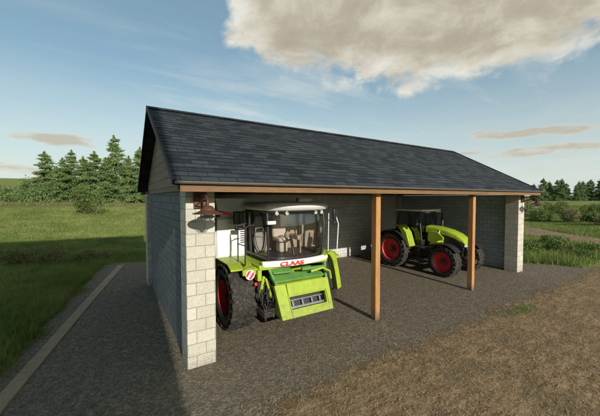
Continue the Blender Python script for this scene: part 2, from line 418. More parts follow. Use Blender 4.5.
# yard, bare soil in front of it, kerb strip
sheet('gravel_yard', [(-5.3, -14), (24, -14), (20.9, -2.2), (19.4, 1.2), (19.2, 12.6), (-.6, 13.2), (-1.8, 13.9), (-2.15, 12.0), (-3.1, 5.2), (-4.3, -3)], .008, M['gravel'], .22, 1.1, .2)
sheet('bare_soil', [(-.3, -.8), (-.3, -13.9), (31.5, -13.9), (31.5, -1.6), (23.5, -1.2), (20.8, -.8)], .014, M['soil_edge'], .2, .9, .3, 3)
mb = MB(); kp = [(-4.75, -8.0), (-3.38, .72), (-2.23, 7.2), (-1.16, 12.9)]
for i in range(3):
    (x0, y0), (x1, y1) = kp[i], kp[i+1]; w = .30
    n = 12
    for j in range(n):
        a = (x0+(x1-x0)*j/n, y0+(y1-y0)*j/n); b = (x0+(x1-x0)*(j+.985)/n, y0+(y1-y0)*(j+.985)/n)
        z0, z1 = 0, .045
        mb.add([(a[0],a[1],z0),(a[0]+w,a[1],z0),(b[0]+w,b[1],z0),(b[0],b[1],z0),(a[0],a[1],z1),(a[0]+w,a[1],z1),(b[0]+w,b[1],z1),(b[0],b[1],z1)],
               [(0,3,2,1),(4,5,6,7),(0,1,5,4),(1,2,6,5),(2,3,7,6),(3,0,4,7)])
tag(mb.build('kerb', M['kerb'], bevel=.008), kind='structure')
# dirt track across the right-hand field (follows the terrain)
tp = []; L0 = [(62, 32), (47, 15.5), (38.3, 6.0), (33.4, .5), (30.2, -3.4)]
def poly(pts, t):
    k = t*(len(pts)-1); i = min(int(k), len(pts)-2); f = k-i
    return Vector(pts[i])*(1-f)+Vector(pts[i+1])*f
secs = []
for j in range(90):
    p = poly(L0, j/89); q = poly(L0, min(1, j/89+.01)); d = (q-p) if (q-p).length > 1e-6 else d
    nn = Vector((-d.y, d.x)).normalized(); w = 2.3+wob(p, .6, .3, 8)
    row = []
    for u in (-1, -.5, 0, .5, 1):
        s_ = p+nn*w*u; row.append((s_.x, s_.y, float(hgt(s_.x, s_.y))+.05))
    secs.append(row)
tag(MB().loft(secs, closed=False, caps=False).build('dirt_track', M['soil']), kind='structure')

# ------------------------------------------------------------------ grass (stuff)
def in_yard(X, Y):
    X = X + .28*np.sin(Y*2.1)*np.sin(Y*.83+1) + np.random.default_rng(3).normal(0, .12, len(X))
    edge = np.interp(Y, [-14, -3, 5.2, 12.0, 13.9], [-5.3, -4.3, -3.1, -2.15, -1.8])
    right = np.interp(Y, [-14, -2.2, 1.2, 13], [24, 20.9, 19.4, 19.2])
    a = (X > edge) & (X < right) & (Y < 13.4)
    b = (X > .5) & (X < 31) & (Y < -1.5)
    return a | b
def blades(name, P, h, w, m, lean=.35, seed=0):
    r = np.random.default_rng(seed); n = len(P)
    a = r.uniform(0, 2*np.pi, n); hh = h*r.uniform(.5, 1.3, n); ww = w*r.uniform(.6, 1.3, n)
    la = r.uniform(0, 2*np.pi, n); lm = hh*lean*r.uniform(.2, 1.6, n)
    z = hgt(P[:,0], P[:,1])
    ca, sa = np.cos(a)*ww/2, np.sin(a)*ww/2
    v0 = np.stack([P[:,0]-ca, P[:,1]-sa, z], 1); v1 = np.stack([P[:,0]+ca, P[:,1]+sa, z], 1)
    v2 = np.stack([P[:,0]+np.cos(la)*lm, P[:,1]+np.sin(la)*lm, z+hh], 1)
    V = np.stack([v0, v1, v2], 1).reshape(-1, 3); F = np.arange(3*n).reshape(-1, 3)
    o = bpy.data.objects.new(name, np_mesh(name, V, F, m)); COL.objects.link(o); return o
def scatter(n, azr, rr, power, seed, clump=.18):
    r = np.random.default_rng(seed); k = n//8
    az = np.radians(r.uniform(azr[0], azr[1], k)); d = rr[0] + (rr[1]-rr[0])*r.uniform(0, 1, k)**power
    X = CX+d*np.sin(az); Y = CY+d*np.cos(az)
    X = np.repeat(X, 8)+r.normal(0, clump, k*8)*np.repeat(.6+d/30, 8); Y = np.repeat(Y, 8)+r.normal(0, clump, k*8)*np.repeat(.6+d/30, 8)
    P = np.stack([X, Y], 1); return P
P1 = scatter(300000, (-32, 8), (7, 60), 1.25, 1); P1 = P1[~in_yard(P1[:,0], P1[:,1])]
d1 = np.hypot(P1[:,0]-CX, P1[:,1]-CY); 
nz1 = np.array([noise.noise(Vector((p[0]*.35, p[1]*.35, 0)))+.6*noise.noise(Vector((p[0]*1.3, p[1]*1.3, 5))) for p in P1])
P1 = P1[nz1 > -.62]; d1 = d1[nz1 > -.62]; nz1 = nz1[nz1 > -.62]
o = blades('field_grass', P1, np.clip(.13+.16*nz1, .05, .4)+d1*.0016, .012+d1*.0009, M['blade'], .5, 11); tag(o, 'short green grass covering the field left of the barn', kind='stuff')
P2 = scatter(200000, (60, 84), (20, 110), 1.1, 2, .25); P2 = P2[~in_yard(P2[:,0], P2[:,1])]
trk = np.array([poly(L0, t) for t in np.linspace(0, 1, 120)])
dm = np.min(np.hypot(P2[:,None,0]-trk[None,:,0], P2[:,None,1]-trk[None,:,1]), 1); P2 = P2[dm > 2.0]
d2 = np.hypot(P2[:,0]-CX, P2[:,1]-CY)
nz = np.array([noise.noise(Vector((p[0]*.12, p[1]*.12, 0))) for p in P2])
o = blades('tall_grass', P2, np.clip(.16+.30*nz+np.where(d2 < 34, .22, 0), .08, .8)+d2*.0006, .02+d2*.0009, M['blade_tall'], .5, 12); tag(o, 'uneven tall grass covering the field right of the barn', kind='stuff')
r_ = np.random.default_rng(9); k = 9000; t_ = r_.uniform(-.1, 1.1, k)
P4 = np.stack([-22+t_*30+r_.normal(0, .5, k), 69-t_*13+r_.normal(0, 1.6, k)], 1)
M['dry'] = leaf_mat('dry_grass', [(.12, .14, .05), (.19, .18, .075), (.25, .22, .11)], .3, .3)
o = blades('dry_grass', P4, .55, .10, M['dry'], .5, 14); tag(o, 'strip of brownish dry grass along the foot of the conifer row', kind='stuff')
r_ = np.random.default_rng(31); k = 1500
ty = r_.uniform(1, 15.5, k); tx = np.interp(ty, [-14, -3, 5.2, 12.0, 13.9], [-5.3, -4.3, -3.1, -2.15, -1.8])-np.abs(r_.normal(0, 1.3, k))-.05
P5 = np.repeat(np.stack([tx, ty], 1), 26, 0)+r_.normal(0, .07, (k*26, 2))
h5 = np.repeat(r_.uniform(.12, .42, k), 26)
o = blades('rough_grass', P5, h5, .022, M['blade_tall'], .6, 15); tag(o, 'taller rough grass tufts along the left edge of the gravel', kind='stuff')
# tuft of grass on the soil
r_ = np.random.default_rng(5); k = 900
P3 = np.stack([10.6+r_.normal(0, .42, k), -2.45+r_.normal(0, .13, k)], 1)
o = blades('grass_patch', P3, .075, .016, M['blade'], .6, 13); tag(o, 'small patch of green grass growing on the bare brown soil', 'grass patch')

def litter(name, P, size, m, flat, seed, zb):
    r = np.random.default_rng(seed); n = len(P)
    base = np.array([(1,0,0),(-.5,.87,0),(-.5,-.87,0),(0,0,1),(0,0,-.6)]); tri = np.array([(0,1,3),(1,2,3),(2,0,3),(1,0,4),(2,1,4),(0,2,4)])
    a = r.uniform(0, 2*np.pi, n); sz = size*np.clip(r.lognormal(0, .45, n), .4, 1.9)
    v = base[None]*np.stack([r.uniform(.7, 1.3, n), r.uniform(.5, 1.1, n), r.uniform(.4, .9, n)*flat], 1)[:, None]
    v = v+r.normal(0, .12, v.shape); ca, sa = np.cos(a)[:, None], np.sin(a)[:, None]
    x = v[..., 0]*ca-v[..., 1]*sa; y = v[..., 0]*sa+v[..., 1]*ca
    V = np.stack([x*sz[:, None]+P[:, 0:1], y*sz[:, None]+P[:, 1:2], v[..., 2]*sz[:, None]+zb+sz[:, None]*.2], -1).reshape(-1, 3)
    F = (tri[None]+5*np.arange(n)[:, None, None]).reshape(-1, 3)
    o = bpy.data.objects.new(name, np_mesh(name, V, F, m)); COL.objects.link(o); return o
def stone_mat(name, cols):
    m, nt, b = mat(name); n1 = noise_tex(nt, 23, 2, .5)
    nt.links.new(ramp(nt, [(.3+.4*i/(len(cols)-1), c) for i, c in enumerate(cols)], n1), b.inputs['Base Color']); b.inputs['Roughness'].default_value = .9; return m
M['stones'] = stone_mat('loose_stones', [(.07, .062, .052), (.14, .125, .10), (.26, .235, .195)])
M['clods'] = stone_mat('soil_clods', [(.12, .078, .043), (.22, .15, .083), (.33, .24, .14)])
M['straw'] = leaf_mat('straw', [(.30, .22, .11), (.42, .33, .18), (.55, .46, .28)], 3, .1)
r_ = np.random.default_rng(21)
P = np.stack([r_.uniform(-4, 20, 30000), -5+17*r_.uniform(0, 1, 30000)**1.7], 1); P = P[(P[:,1] > -2.6+r_.normal(0, .5, len(P))) & (P[:,0] > np.interp(P[:,1], [-5, 0, 13], [-3.8, -3.0, -.9]))]
tag(litter('loose_stones', P, .016, M['stones'], .8, 22, .008), 'small loose stones scattered over the gravel yard', kind='stuff')
P = np.stack([r_.uniform(.5, 26, 12000), -1.6-6*r_.uniform(0, 1, 12000)**1.3], 1); P = P[P[:,1] < -2.0+r_.normal(0, .35, len(P))]
tag(litter('soil_clods', P, .017, M['clods'], .5, 23, .012), 'crumbled brown clods over the bare soil', kind='stuff')
n = 30000; P = np.stack([r_.uniform(.5, 26, n), -1.7-6*r_.uniform(0, 1, n)**1.3], 1); P = P[P[:,1] < -2.1+r_.normal(0, .3, n)]; n = len(P)
a = r_.normal(.5, .8, n); L = r_.uniform(.04, .13, n); cx, sx_ = np.cos(a), np.sin(a); z0 = .02+r_.uniform(0, .03, n); wd = .005
V = np.stack([np.stack([P[:,0]-sx_*wd, P[:,1]+cx*wd, z0], 1), np.stack([P[:,0]+sx_*wd, P[:,1]-cx*wd, z0], 1), np.stack([P[:,0]+cx*L, P[:,1]+sx_*L, z0+r_.normal(0, .01, n)], 1)], 1).reshape(-1, 3)
o = bpy.data.objects.new('straw', np_mesh('straw', V, np.arange(3*n).reshape(-1, 3), M['straw'])); COL.objects.link(o); tag(o, 'short straw bits lying over the bare soil', kind='stuff')

# ------------------------------------------------------------------ foliage things
def leaf_cloud(C, N_, size, seed, droop=.0):
    """C: (n,3) centres; random triangles"""
    r = np.random.default_rng(seed); n = len(C)
    d = r.normal(size=(n, 3)); d /= np.linalg.norm(d, axis=1)[:, None]; d[:, 2] -= droop
    e = np.cross(d, r.normal(size=(n, 3))); e /= np.linalg.norm(e, axis=1)[:, None]
    s = size*r.uniform(.5, 1.4, n)[:, None]
    v0 = C - e*s*.32; v1 = C + e*s*.32; v2 = C + d*s
    return np.stack([v0, v1, v2], 1).reshape(-1, 3)
def conifer_meshes(h, rad, seed, leaf=.30, whorls=22, m=None, ragged=.25, dens=1.0):
    r = np.random.default_rng(seed); C = []; tr = MB()
    bend = r.normal(0, .02*h, 2)
    ax = lambda t: Vector((bend[0]*t*t, bend[1]*t*t, h*t))
    tr.tube([ax(t) for t in (0, .25, .5, .75, .97)], [h*.018, h*.014, h*.010, h*.006, h*.002], 8)
    for w in range(whorls):
        t = .07+.90*(w+r.uniform(-.3, .3))/whorls; nb = r.integers(5, 9)
        prof = (1-t)**.62*(min(1, .45+t*3))
        for b in range(nb):
            L = rad*prof*r.uniform(1-ragged*1.6, 1+ragged)
            if r.uniform() < .10: continue
            a = r.uniform(0, 2*np.pi); p0 = ax(t); up = r.uniform(-.15, .30)-.25*(1-t)
            d = Vector((math.cos(a), math.sin(a), up)); 
            tip = p0+d*L+Vector((0, 0, -.12*L*L/rad))
            tr.tube([p0, (p0+tip)/2+Vector((0,0,.05*L)), tip], [.03+.012*L, .02+.006*L, .008], 4, False)
            k = int((10+26*L)*dens)
            s = r.uniform(.12, 1.0, k)**.8
            q = np.array(p0)[None]*(1-s[:,None])+np.array(tip)[None]*s[:,None]
            sp = .16*L*(1.1-s*.6)+.10
            q = q+r.normal(size=(k, 3))*sp[:, None]*np.array([1, 1, .45]); C.append(q)
    top = np.array(ax(1.0)); k = int(60*dens); s = r.uniform(0, 1, k)
    q = top[None]+np.stack([r.normal(0, .12*rad, k)*s, r.normal(0, .12*rad, k)*s, -s*h*.10], 1); C.append(q)
    C = np.concatenate(C); V = leaf_cloud(C, None, leaf, seed+1, .25)
    me = np_mesh('crown', V, np.arange(len(V)).reshape(-1, 3), m or M['needle'])
    t = tr.build('trunk', M['bark'], smooth=60); 
    return me, t
def place_conifer(src, x, y, s, rz, label, group, name='conifer_tree', sz=None):
    me, t = src; z = float(hgt(x, y))-.1
    e = thing(name, label, 'tree', (x, y, z), rz, group); e.scale = (s, s, sz or s)
    c = bpy.data.objects.new('crown', me); COL.objects.link(c); c.parent = e
    k = t.copy(); COL.objects.link(k); k.parent = e; k.name = 'trunk'; return e
protoA = [conifer_meshes(12.6, 3.25, 20+i, .27, 19, ragged=.20+.12*(i % 2), dens=2.7) for i in range(4)]
GL = 'conifers in the row behind the left field'
LT = [  # x, y, height, label, width factor
 (-12.6, 71.2, 10.3, 'broad ragged conifer at the left end of the tall row behind the field', 1.25),
 (-10.4, 70.6, 7.6, 'shorter conifer tucked just right of the broad end tree of the row', 1.15),
 (-8.2, 68.4, 10.6, 'tall dark topped conifer third from the left end of the row', 1.0),
 (-6.3, 67.5, 9.4, 'yellow green conifer just left of the middle of the row', 1.1),
 (-3.9, 65.7, 10.3, 'round shouldered conifer next but one to the tallest of the row', 1.15),
 (-2.4, 67.6, 8.4, 'low conifer leaning in directly left of the tallest of the row', 1.05),
 (-.4, 63.4, 13.3, 'tallest pointed conifer of the row, left of the barn gable', .95),
 (1.6, 62.6, 9.6, 'conifer between the tallest tree of the row and the barn gable', 1.0),
 (3.6, 61.5, 11.2, 'conifer of the row cut off by the dark rake of the barn roof', 1.0),
 (-9.6, 66.2, 8.8, 'yellow green conifer in front, between the broad end tree and the dark topped one', 1.15),
 (-2.0, 61.8, 8.8, 'full skirted conifer standing in front, just left below the tallest of the row', 1.15),
 (-5.1, 71.5, 8.9, 'conifer standing behind the middle of the row, showing only its top', 1.2),
]
for i, (x, y, h, lb, wf) in enumerate(LT):
    e = place_conifer(protoA[i % 4], x, y, h/12*wf, i*1.9, lb, GL, sz=h/12)
for i in range(4):
    bpy.data.objects.remove(protoA[i][1])
# far right tree line
protoB = [conifer_meshes(11, 2.8, 60+i, .60, 15, M['needle_far'], .3, .45) for i in range(3)]
GR = 'dark conifers of the far tree line on the right'
rr = random.Random(3); n = 34
a, b = Vector((178, 56)), Vector((236, 18))
for i in range(n):
    p = a.lerp(b, (i+rr.uniform(-.35, .35))/(n-1)); q = rr.uniform(-3, 10); p = p+Vector((q*.9, q*.4))
    h = rr.uniform(7.0, 11.5)
    lb = 'small dark conifer in the far tree line across the right field'
    if i == 0: lb = 'outermost left conifer of the far right tree line, beside the barn eave'; h = 8.8
    place_conifer(protoB[i % 3], p.x, p.y, h/11*1.15, rr.uniform(0, 6), lb, GR, sz=h/11)
for i in range(3): bpy.data.objects.remove(protoB[i][1])

def bush(name, label, cat, x, y, rx, ry, h, seed, leaf=.12, n=1400, m=None, group=None, lobes=5, stems=True):
    r = np.random.default_rng(seed); C = []; mb = MB()
    for l in range(lobes):
        cx, cy = r.uniform(-.6, .6, 2)*np.array([rx, ry]); ch = h*r.uniform(.35, .68); rl = r.uniform(.35, .6)
        k = n//lobes; d = r.normal(size=(k, 3)); d /= np.linalg.norm(d, axis=1)[:, None]; d *= r.uniform(.35, 1.0, k)[:, None]**.5
        q = d*np.array([rx*rl, ry*rl, h*.42])+np.array([cx, cy, ch]); q += r.normal(0, .06*h, q.shape); C.append(q)
        mb.tube([(0, 0, -.05), (cx*.8, cy*.8, ch*.6), (cx, cy, ch)], [.03*h, .02*h, .008*h], 5, False)
    C = np.concatenate(C); C[:, 2] = np.clip(C[:, 2], .03, None)
    z = float(hgt(x, y)); e = thing(name, label, cat, (x, y, z), 0, group)
    V = leaf_cloud(C, None, leaf, seed+3, -.1)
    c = bpy.data.objects.new('foliage', np_mesh('foliage', V, np.arange(len(V)).reshape(-1, 3), m or M['leaf'])); COL.objects.link(c); c.parent = e
    mb.build('stem', M['bark'], e); return e
# left: low broadleaf trees at the edge, thin dark tree in the field, weeds by the yard
bush('low_tree', 'low rounded tree left of the conifer row, half way to the picture edge', 'tree', -15.6, 73, 2.6, 2.2, 5.0, 101, .34, 2600, M['needle'])
bush('low_tree', 'lowest rounded tree at the far left edge of the picture', 'tree', -20.0, 75, 3.0, 2.4, 3.9, 102, .34, 2600, M['needle'])
bush('low_tree', 'squat green tree filling the gap below the left end conifer', 'tree', -13.4, 66.8, 2.0, 1.6, 3.6, 103, .30, 900, M['needle'])
bush('sapling', 'thin dark sapling standing alone in the left field in front of the conifers', 'sapling', -4.1, 43.5, 1.9, 1.3, 3.9, 106, .24, 1900, M['leaf'], lobes=6)
wl = [(-4.6, 15.4, 1.2, .8, 1.15, 'dark leafy weed clump left of the kerb end, the tallest of the bank'),
      (-6.2, 16.6, 1.3, .8, .95, 'dark weed clump between the tallest clump and the left picture edge'),
      (-8.1, 18.2, 1.5, .9, .95, 'dark weed clump of the bank nearest the left picture edge'),
      (-3.3, 15.0, .9, .6, .75, 'low brown tinged weed clump at the tip of the gravel'),
      (-2.3, 15.6, .9, .5, .35, 'flattest weed clump straight beyond the end of the kerb')]
for i, (x, y, rx, ry, h, lb) in enumerate(wl):
    bush('weed_clump', lb, 'weeds', x, y, rx, ry, h, 120+i, .10, 1500, M['leaf_dark'], 'weed clumps along the bank beyond the gravel')
# right: small tree by the lamp, bushes
bl = [(61.5, 16.4, 2.3, 2.0, 3.9, M['leaf_dark'], 'dark bushy little tree just right of the barn, behind the lamp', 'tree'),
      (56, 12.6, 2.4, 1.8, 2.0, M['leaf'], 'rounded bush right of the dark little tree', 'bush'),
      (57.5, 9.6, 2.2, 1.6, 2.3, M['leaf_dark'], 'dark bush in the middle of the right field beyond the track', 'bush'),
      (60, 7.2, 2.0, 1.5, 1.6, M['leaf'], 'low pale bush beyond the track left of the edge bush', 'bush'),
      (52.5, 4.0, 2.6, 1.7, 2.2, M['leaf_dark'], 'dark bush beyond the track at the right picture edge', 'bush'),
      (78, 17.0, 3.0, 2.2, 2.6, M['leaf'], 'far bush in the open field below the tree line', 'bush'),
      (80, 11.5, 3.0, 2.2, 2.1, M['leaf'], 'far low bush at the right end of the open field', 'bush')]
for i, (x, y, rx, ry, h, m_, lb, ct) in enumerate(bl):
    bush('small_tree' if ct == 'tree' else 'bush', lb, ct, x, y, rx, ry, h, 140+i, .22, 2300, m_, 'bushes in the right field')
bush('bush', 'broad bush between the dirt track and the weeds, half hidden by the right pillar', 'bush', 40.5, 14.5, 2.2, 1.6, 1.9, 171, .2, 2200, M['leaf'], 'bushes in the right field')
tl = [(21.6, 2.3, .95, .7, .62, 'tall weeds against the gravel nearest the right barn pillar'),
      (23.6, 2.4, 1.2, .8, .80, 'second weed clump from the right barn pillar, paler at the top'),
      (25.6, 1.3, 1.3, .8, .95, 'tallest weed clump of the right gravel edge'),
      (26.6, -.2, 1.2, .9, .75, 'weed clump at the right picture edge behind the gravel'),
      (24.2, -.6, 1.0, .6, .45, 'lowest weed clump at the right corner of the gravel'),
      (28.6, 2.4, 1.5, .9, .85, 'weed clump in front of the dirt track')]
for i, (x, y, rx, ry, h, lb) in enumerate(tl):
    bush('weed_clump', lb, 'weeds', x, y, rx, ry, h, 160+i, .12, 1900, M['leaf'], 'weed clumps along the right gravel edge')

# ------------------------------------------------------------------ barn
W, D, HP, PW = 17.0, 8.25, 4.05, .65
barn = thing('open_barn', 'open fronted block barn with dark shingle roof, two orange wooden posts and machines inside', 'barn')
RY, RZ, EZ, OF, OL = D/2, 6.86, 4.24, .62, .32
def pillar(x0, x1, y0, y1): return MB().b2(x0, x1, y0, y1, -.05, HP).build('pillar', M['block_light'], barn, bevel=.012)
pillar(0, PW, 0, .62); pillar(W-PW, W, 0, .62)
pillar(-.10, .55, D-.62, D+.003); pillar(W-.55, W+.10, D-.62, D+.003)
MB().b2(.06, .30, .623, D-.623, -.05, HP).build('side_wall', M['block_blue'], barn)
MB().b2(W-.30, W-.06, .623, D-.623, -.05, HP).build('side_wall', M['block_blue_bright'], barn)
MB().b2(.553, W-.553, D-.30, D-.05, -.05, HP).build('back_wall', M['block_grey'], barn)
for x in (5.69, 11.36):
    MB().b2(x-.10, x+.10, -.36, -.16, -.02, HP+.02).build('post', M['post_wood'], barn, bevel=.01)
# beams
MB().b2(-.22, W+.22, -.40, -.13, HP+.022, HP+.155).build('beam', M['beam_wood'], barn, bevel=.008)
MB().b2(-.05, W+.05, .1, .5, HP+.003, HP+.13).build('wall_plate', M['beam_wood'], barn)
MB().b2(-.05, W+.05, D-.5, D-.1, HP+.003, HP+.13).build('wall_plate', M['beam_wood'], barn)
sl = (RZ-EZ)/(RY+OF)
def roof_z(y): return EZ+sl*(y+OF) if y <= RY else EZ+sl*(D+OF-y)
# gable walls
for x0, x1 in ((.02, .20), (W-.20, W-.02)):
    MB().prism([(.05, HP+.01), (D-.05, HP+.01), (D-.05, roof_z(D-.05)-.19), (RY, RZ-.2), (.05, roof_z(.05)-.19)], 'x', x0, x1).build('gable', M['gable_wood'], barn)
# roof slopes: stepped shingle courses
SL = math.hypot(RY+OF, RZ-EZ); NC = 24
cs, sn = (RY+OF)/SL, (RZ-EZ)/SL
def slope(sign):
    mb = MB(); NX = 84; st = .010
    rr = random.Random(5+sign)
    def P(x, s, up):
        y = -OF+cs*s-sn*up; z = EZ+sn*s+cs*up
        return (x, y if sign > 0 else D-y, z)
    xsn = [-OL+(W+2*OL)*i/NX for i in range(NX+1)]
    for c in range(NC):
        s0, s1 = SL*c/NC, SL*(c+1)/NC
        lo = [P(x, s0, st+rr.uniform(-.004, .005)) for x in xsn]; hi = [P(x, s1, 0.0) for x in xsn]
        lb = [P(x, s0, 0) for x in xsn]
        mb.loft([lb, lo, hi], closed=False, caps=False)
    th = -.10
    lo = [P(x, 0, th) for x in (xsn[0], xsn[-1])]; hi = [P(x, SL-.06, th) for x in (xsn[0], xsn[-1])]; t0 = [P(x, 0, 0) for x in (xsn[0], xsn[-1])]
    mb.add([t0[0], t0[1], lo[1], lo[0]], [(0, 1, 2, 3)]); mb.add([lo[0], lo[1], hi[1], hi[0]], [(0, 1, 2, 3)])
    def uv(co):
        s = ((co.y+OF) if sign > 0 else (D+OF-co.y))/cs
        return (co.x, s/(SL/NC)*.24+.0)
    mb.uv = uv
    return mb.build('roof_slope', M['shingle'], barn, smooth=0, recalc=False)
slope(1); slope(-1)
# rake boards at both ends, ridge cap, gutter, downpipe-free eave board
def rake(x0, x1, sign):
    t, b = .04, -.075
    def Q(s, up):
        y = -OF+cs*s-sn*up; return (y if sign > 0 else D-y, EZ+sn*s+cs*up)
    pts = [Q(-.03, t-.02), Q(-.03, b), Q(SL-.13 if True else SL, b), Q(SL, b*.15), Q(SL, t)]
    ap = (RY, RZ+.055); ab = (RY, RZ-.085)
    q0, q1 = Q(-.03, t), Q(-.03, b)
    return MB().prism([q0, q1, ab, ap], 'x', x0, x1).build('rake_board', M['fascia'], barn)
for x0, x1 in ((-OL-.045, -OL-.003), (W+OL+.003, W+OL+.045)):
    rake(x0, x1, 1); rake(x0, x1, -1)
MB().prism([(RY-.16, RZ-.035), (RY, RZ+.065), (RY+.16, RZ-.035), (RY, RZ+.03)], 'x', -OL-.05, W+OL+.05).build('ridge_cap', M['shingle'], barn)
for y in (-OF-.06, D+OF+.06):
    prof = [(y+.055*math.cos(a), EZ-.012+.055*math.sin(a)) for a in [math.pi+math.pi*i/8 for i in range(9)]]
    prof += [(p[0]*1+(y-p[0])*.12, p[1]+.006) for p in prof[::-1]]
    MB().prism(prof, 'x', -OL, W+OL).build('gutter', M['gutter'], barn, smooth=50)
for y in (-OF+.02, D+OF-.02):
    MB().b2(-OL+.1, W+OL-.1, y-.02, y+.02, EZ-.215, EZ-.072).build('eave_board', M['beam_wood'], barn)
M['lining'] = wood_mat('pale_lining_boards', (.46, .42, .35), (.58, .53, .45), 'X', board=.2)
for sg in (1, -1):
    def Q(s, up):
        y = -OF+cs*s-sn*up; return (y if sg > 0 else D-y, EZ+sn*s+cs*up)
    MB().prism([Q(.62, -.103), Q(.62, -.113), Q(SL-.08, -.113), Q(SL-.08, -.103)], 'x', .21, W-.21).build('roof_lining', M['lining'], barn)
# soffit (timber) between eave board and wall, rafters inside
sf = MB().b2(-OL+.01, W+OL-.01, -OF+.035, .06, HP+.157, HP+.172); sf.build('soffit', M['beam_wood'], barn)
for i in range(18):
    x = .35+i*(W-.7)/17
    m2 = MB()
    for sg in (1, -1):
        def Q(s, up):
            y = -OF+cs*s-sn*up; return (y if sg > 0 else D-y, EZ+sn*s+cs*up)
        m2.prism([Q(.75, -.116), Q(.75, -.26), Q(SL-.2, -.26), Q(SL-.09, -.116)], 'x', x-.035, x+.035)
    m2.b2(x-.03, x+.03, .5, D-.5, HP+.14, HP+.26)
    m2.build('rafter', M['rafter'], barn)

# wall lamps (fixed on bracket; each its own thing)
def lamp(x, label, lit=False):
    e = thing('wall_lamp', label, 'lamp', (x, -.003, 3.83), 0, 'dish lamps on the front pillars'); e.scale = (1.18, 1.18, 1.18)
    m = MB().box((0, -.03, 0.010), (.24, .05, .30)); m.build('wall_plate', M['brown_metal'], e, bevel=.006)
    arm = MB().tube([(0, -.05, 0.070), (0, -.25, 0.110), (0, -.45, 0.090), (0, -.56, 0.000), (0, -.58, -0.120)], .022, 8)
    arm.tube([(-.10, -.05, -0.100), (-.03, -.45, 0.040)], .012, 6); arm.tube([(.10, -.05, -0.100), (.03, -.45, 0.040)], .012, 6)
    arm.build('arm', M['brown_metal'], e)
    sh = MB().lathe([(-0.080, .05), (-0.105, .09), (-0.160, .12), (-0.195, .20), (-0.215, .265), (-0.225, .27), (-0.223, .26), (-0.205, .19), (-0.170, .10), (-0.160, .0)], (0, -.58, 0), 'z', 28)
    sh.build('lamp_shade', M['brown_metal'], e)
    b = MB().lathe([(-0.200, .0), (-0.205, .06), (-0.250, .09), (-0.300, .085), (-0.340, .05), (-0.355, .0)], (0, -.58, 0), 'z', 20).build('bulb', M['lamp_white'], e)
    c = MB()
    for k in range(8):
        a = k*math.pi/4
        c.tube([(math.cos(a)*r, -.58+math.sin(a)*r, z) for r, z in ((.13, -0.210), (.135, -0.280), (.10, -0.350), (.0, -0.375))], .005, 4)
    c.lathe([(-0.285, .133), (-0.277, .138), (-0.269, .133)], (0, -.58, 0), 'z', 20)
    c.build('guard', M['steel'], e)
lamp(.31, 'brown dish lamp on the left front pillar of the barn')
lamp(W-.31, 'brown dish lamp on the right front pillar of the barn')

# ------------------------------------------------------------------ wheels
def wheel(parent, x, y, Rr, w, rr_, rimmat, side, lugs=22, steer=0):
    """side = +1: outer face towards +x"""
    e = MB(); h = w/2
    prof = [(-h*.92, rr_*1.0), (-h*1.0, rr_*1.15), (-h*1.02, (rr_+Rr)/2), (-h*.9, Rr*.93), (-h*.75, Rr*.965), (0, Rr*.975), (h*.75, Rr*.965), (h*.9, Rr*.93), (h*1.02, (rr_+Rr)/2), (h*1.0, rr_*1.15), (h*.92, rr_*1.0)]
    
    root = bpy.data.objects.new('wheel', None); COL.objects.link(root); root.parent = parent
    root.location = (x, y, Rr); root.rotation_euler = (0, 0, steer)
    e.lathe(prof+[(h*.5, rr_*.98), (-h*.5, rr_*.98), prof[0]], (0,0,0), 'x', 56, False)
    for sgn in (-1, 1):
        for k in range(lugs):
            a0 = 2*math.pi*(k+(.5 if sgn > 0 else 0))/lugs
            secs = []
            for u in (0.0, .35, .7, 1.0):
                a = a0+u*.62*(2*math.pi/lugs)*1.7; xx = sgn*(.02*w+u*(h*.98)); 
                ro = Rr*(1.0 if u < .8 else .965); ri = Rr*.93 if u < .8 else Rr*.90
                dw = .26*(2*math.pi/lugs)
                secs.append([(xx, ri*math.cos(a-dw*1.25), ri*math.sin(a-dw*1.25)), (xx, ro*math.cos(a-dw), ro*math.sin(a-dw)),
                             (xx, ro*math.cos(a+dw), ro*math.sin(a+dw)), (xx, ri*math.cos(a+dw*1.25), ri*math.sin(a+dw*1.25))])
            e.loft(secs)
    e.build('tyre', M['rubber'], root, smooth=40)
    s = side
    rp = [(s*h*.88, rr_*1.01), (s*h*.93, rr_*1.06), (s*h*.88, rr_*.99), (s*h*.70, rr_*.93), (s*h*.60, rr_*.86), (s*h*.34, rr_*.80), (s*h*.22, rr_*.45), (s*h*.30, rr_*.42), (s*h*.32, rr_*.30)]
    rm = MB(); rm.lathe(rp+[(s*h*.30, 0)], (0,0,0), 'x', 40, False); rm.lathe([(-s*h*.90, rr_*1.02), (-s*h*.2, rr_*.9), (-s*h*.1, rr_*.3), (-s*h*.08, 0)], (0,0,0), 'x', 32, False)
    rm.build('rim', rimmat, root)
    hb = MB(); hb.lathe([(s*h*.28, rr_*.28), (s*h*.52, rr_*.25), (s*h*.58, rr_*.19), (s*h*.70, rr_*.17), (s*h*.72, 0)], (0,0,0), 'x', 20)
    for k in range(10):
        a = 2*math.pi*k/10; c = (s*h*.33, rr_*.36*math.cos(a), rr_*.36*math.sin(a))
        hb.lathe([(0, .022), (s*.03, .022)], c, 'x', 6)
    hb.build('hub', M['dark_metal'], root)
    return root

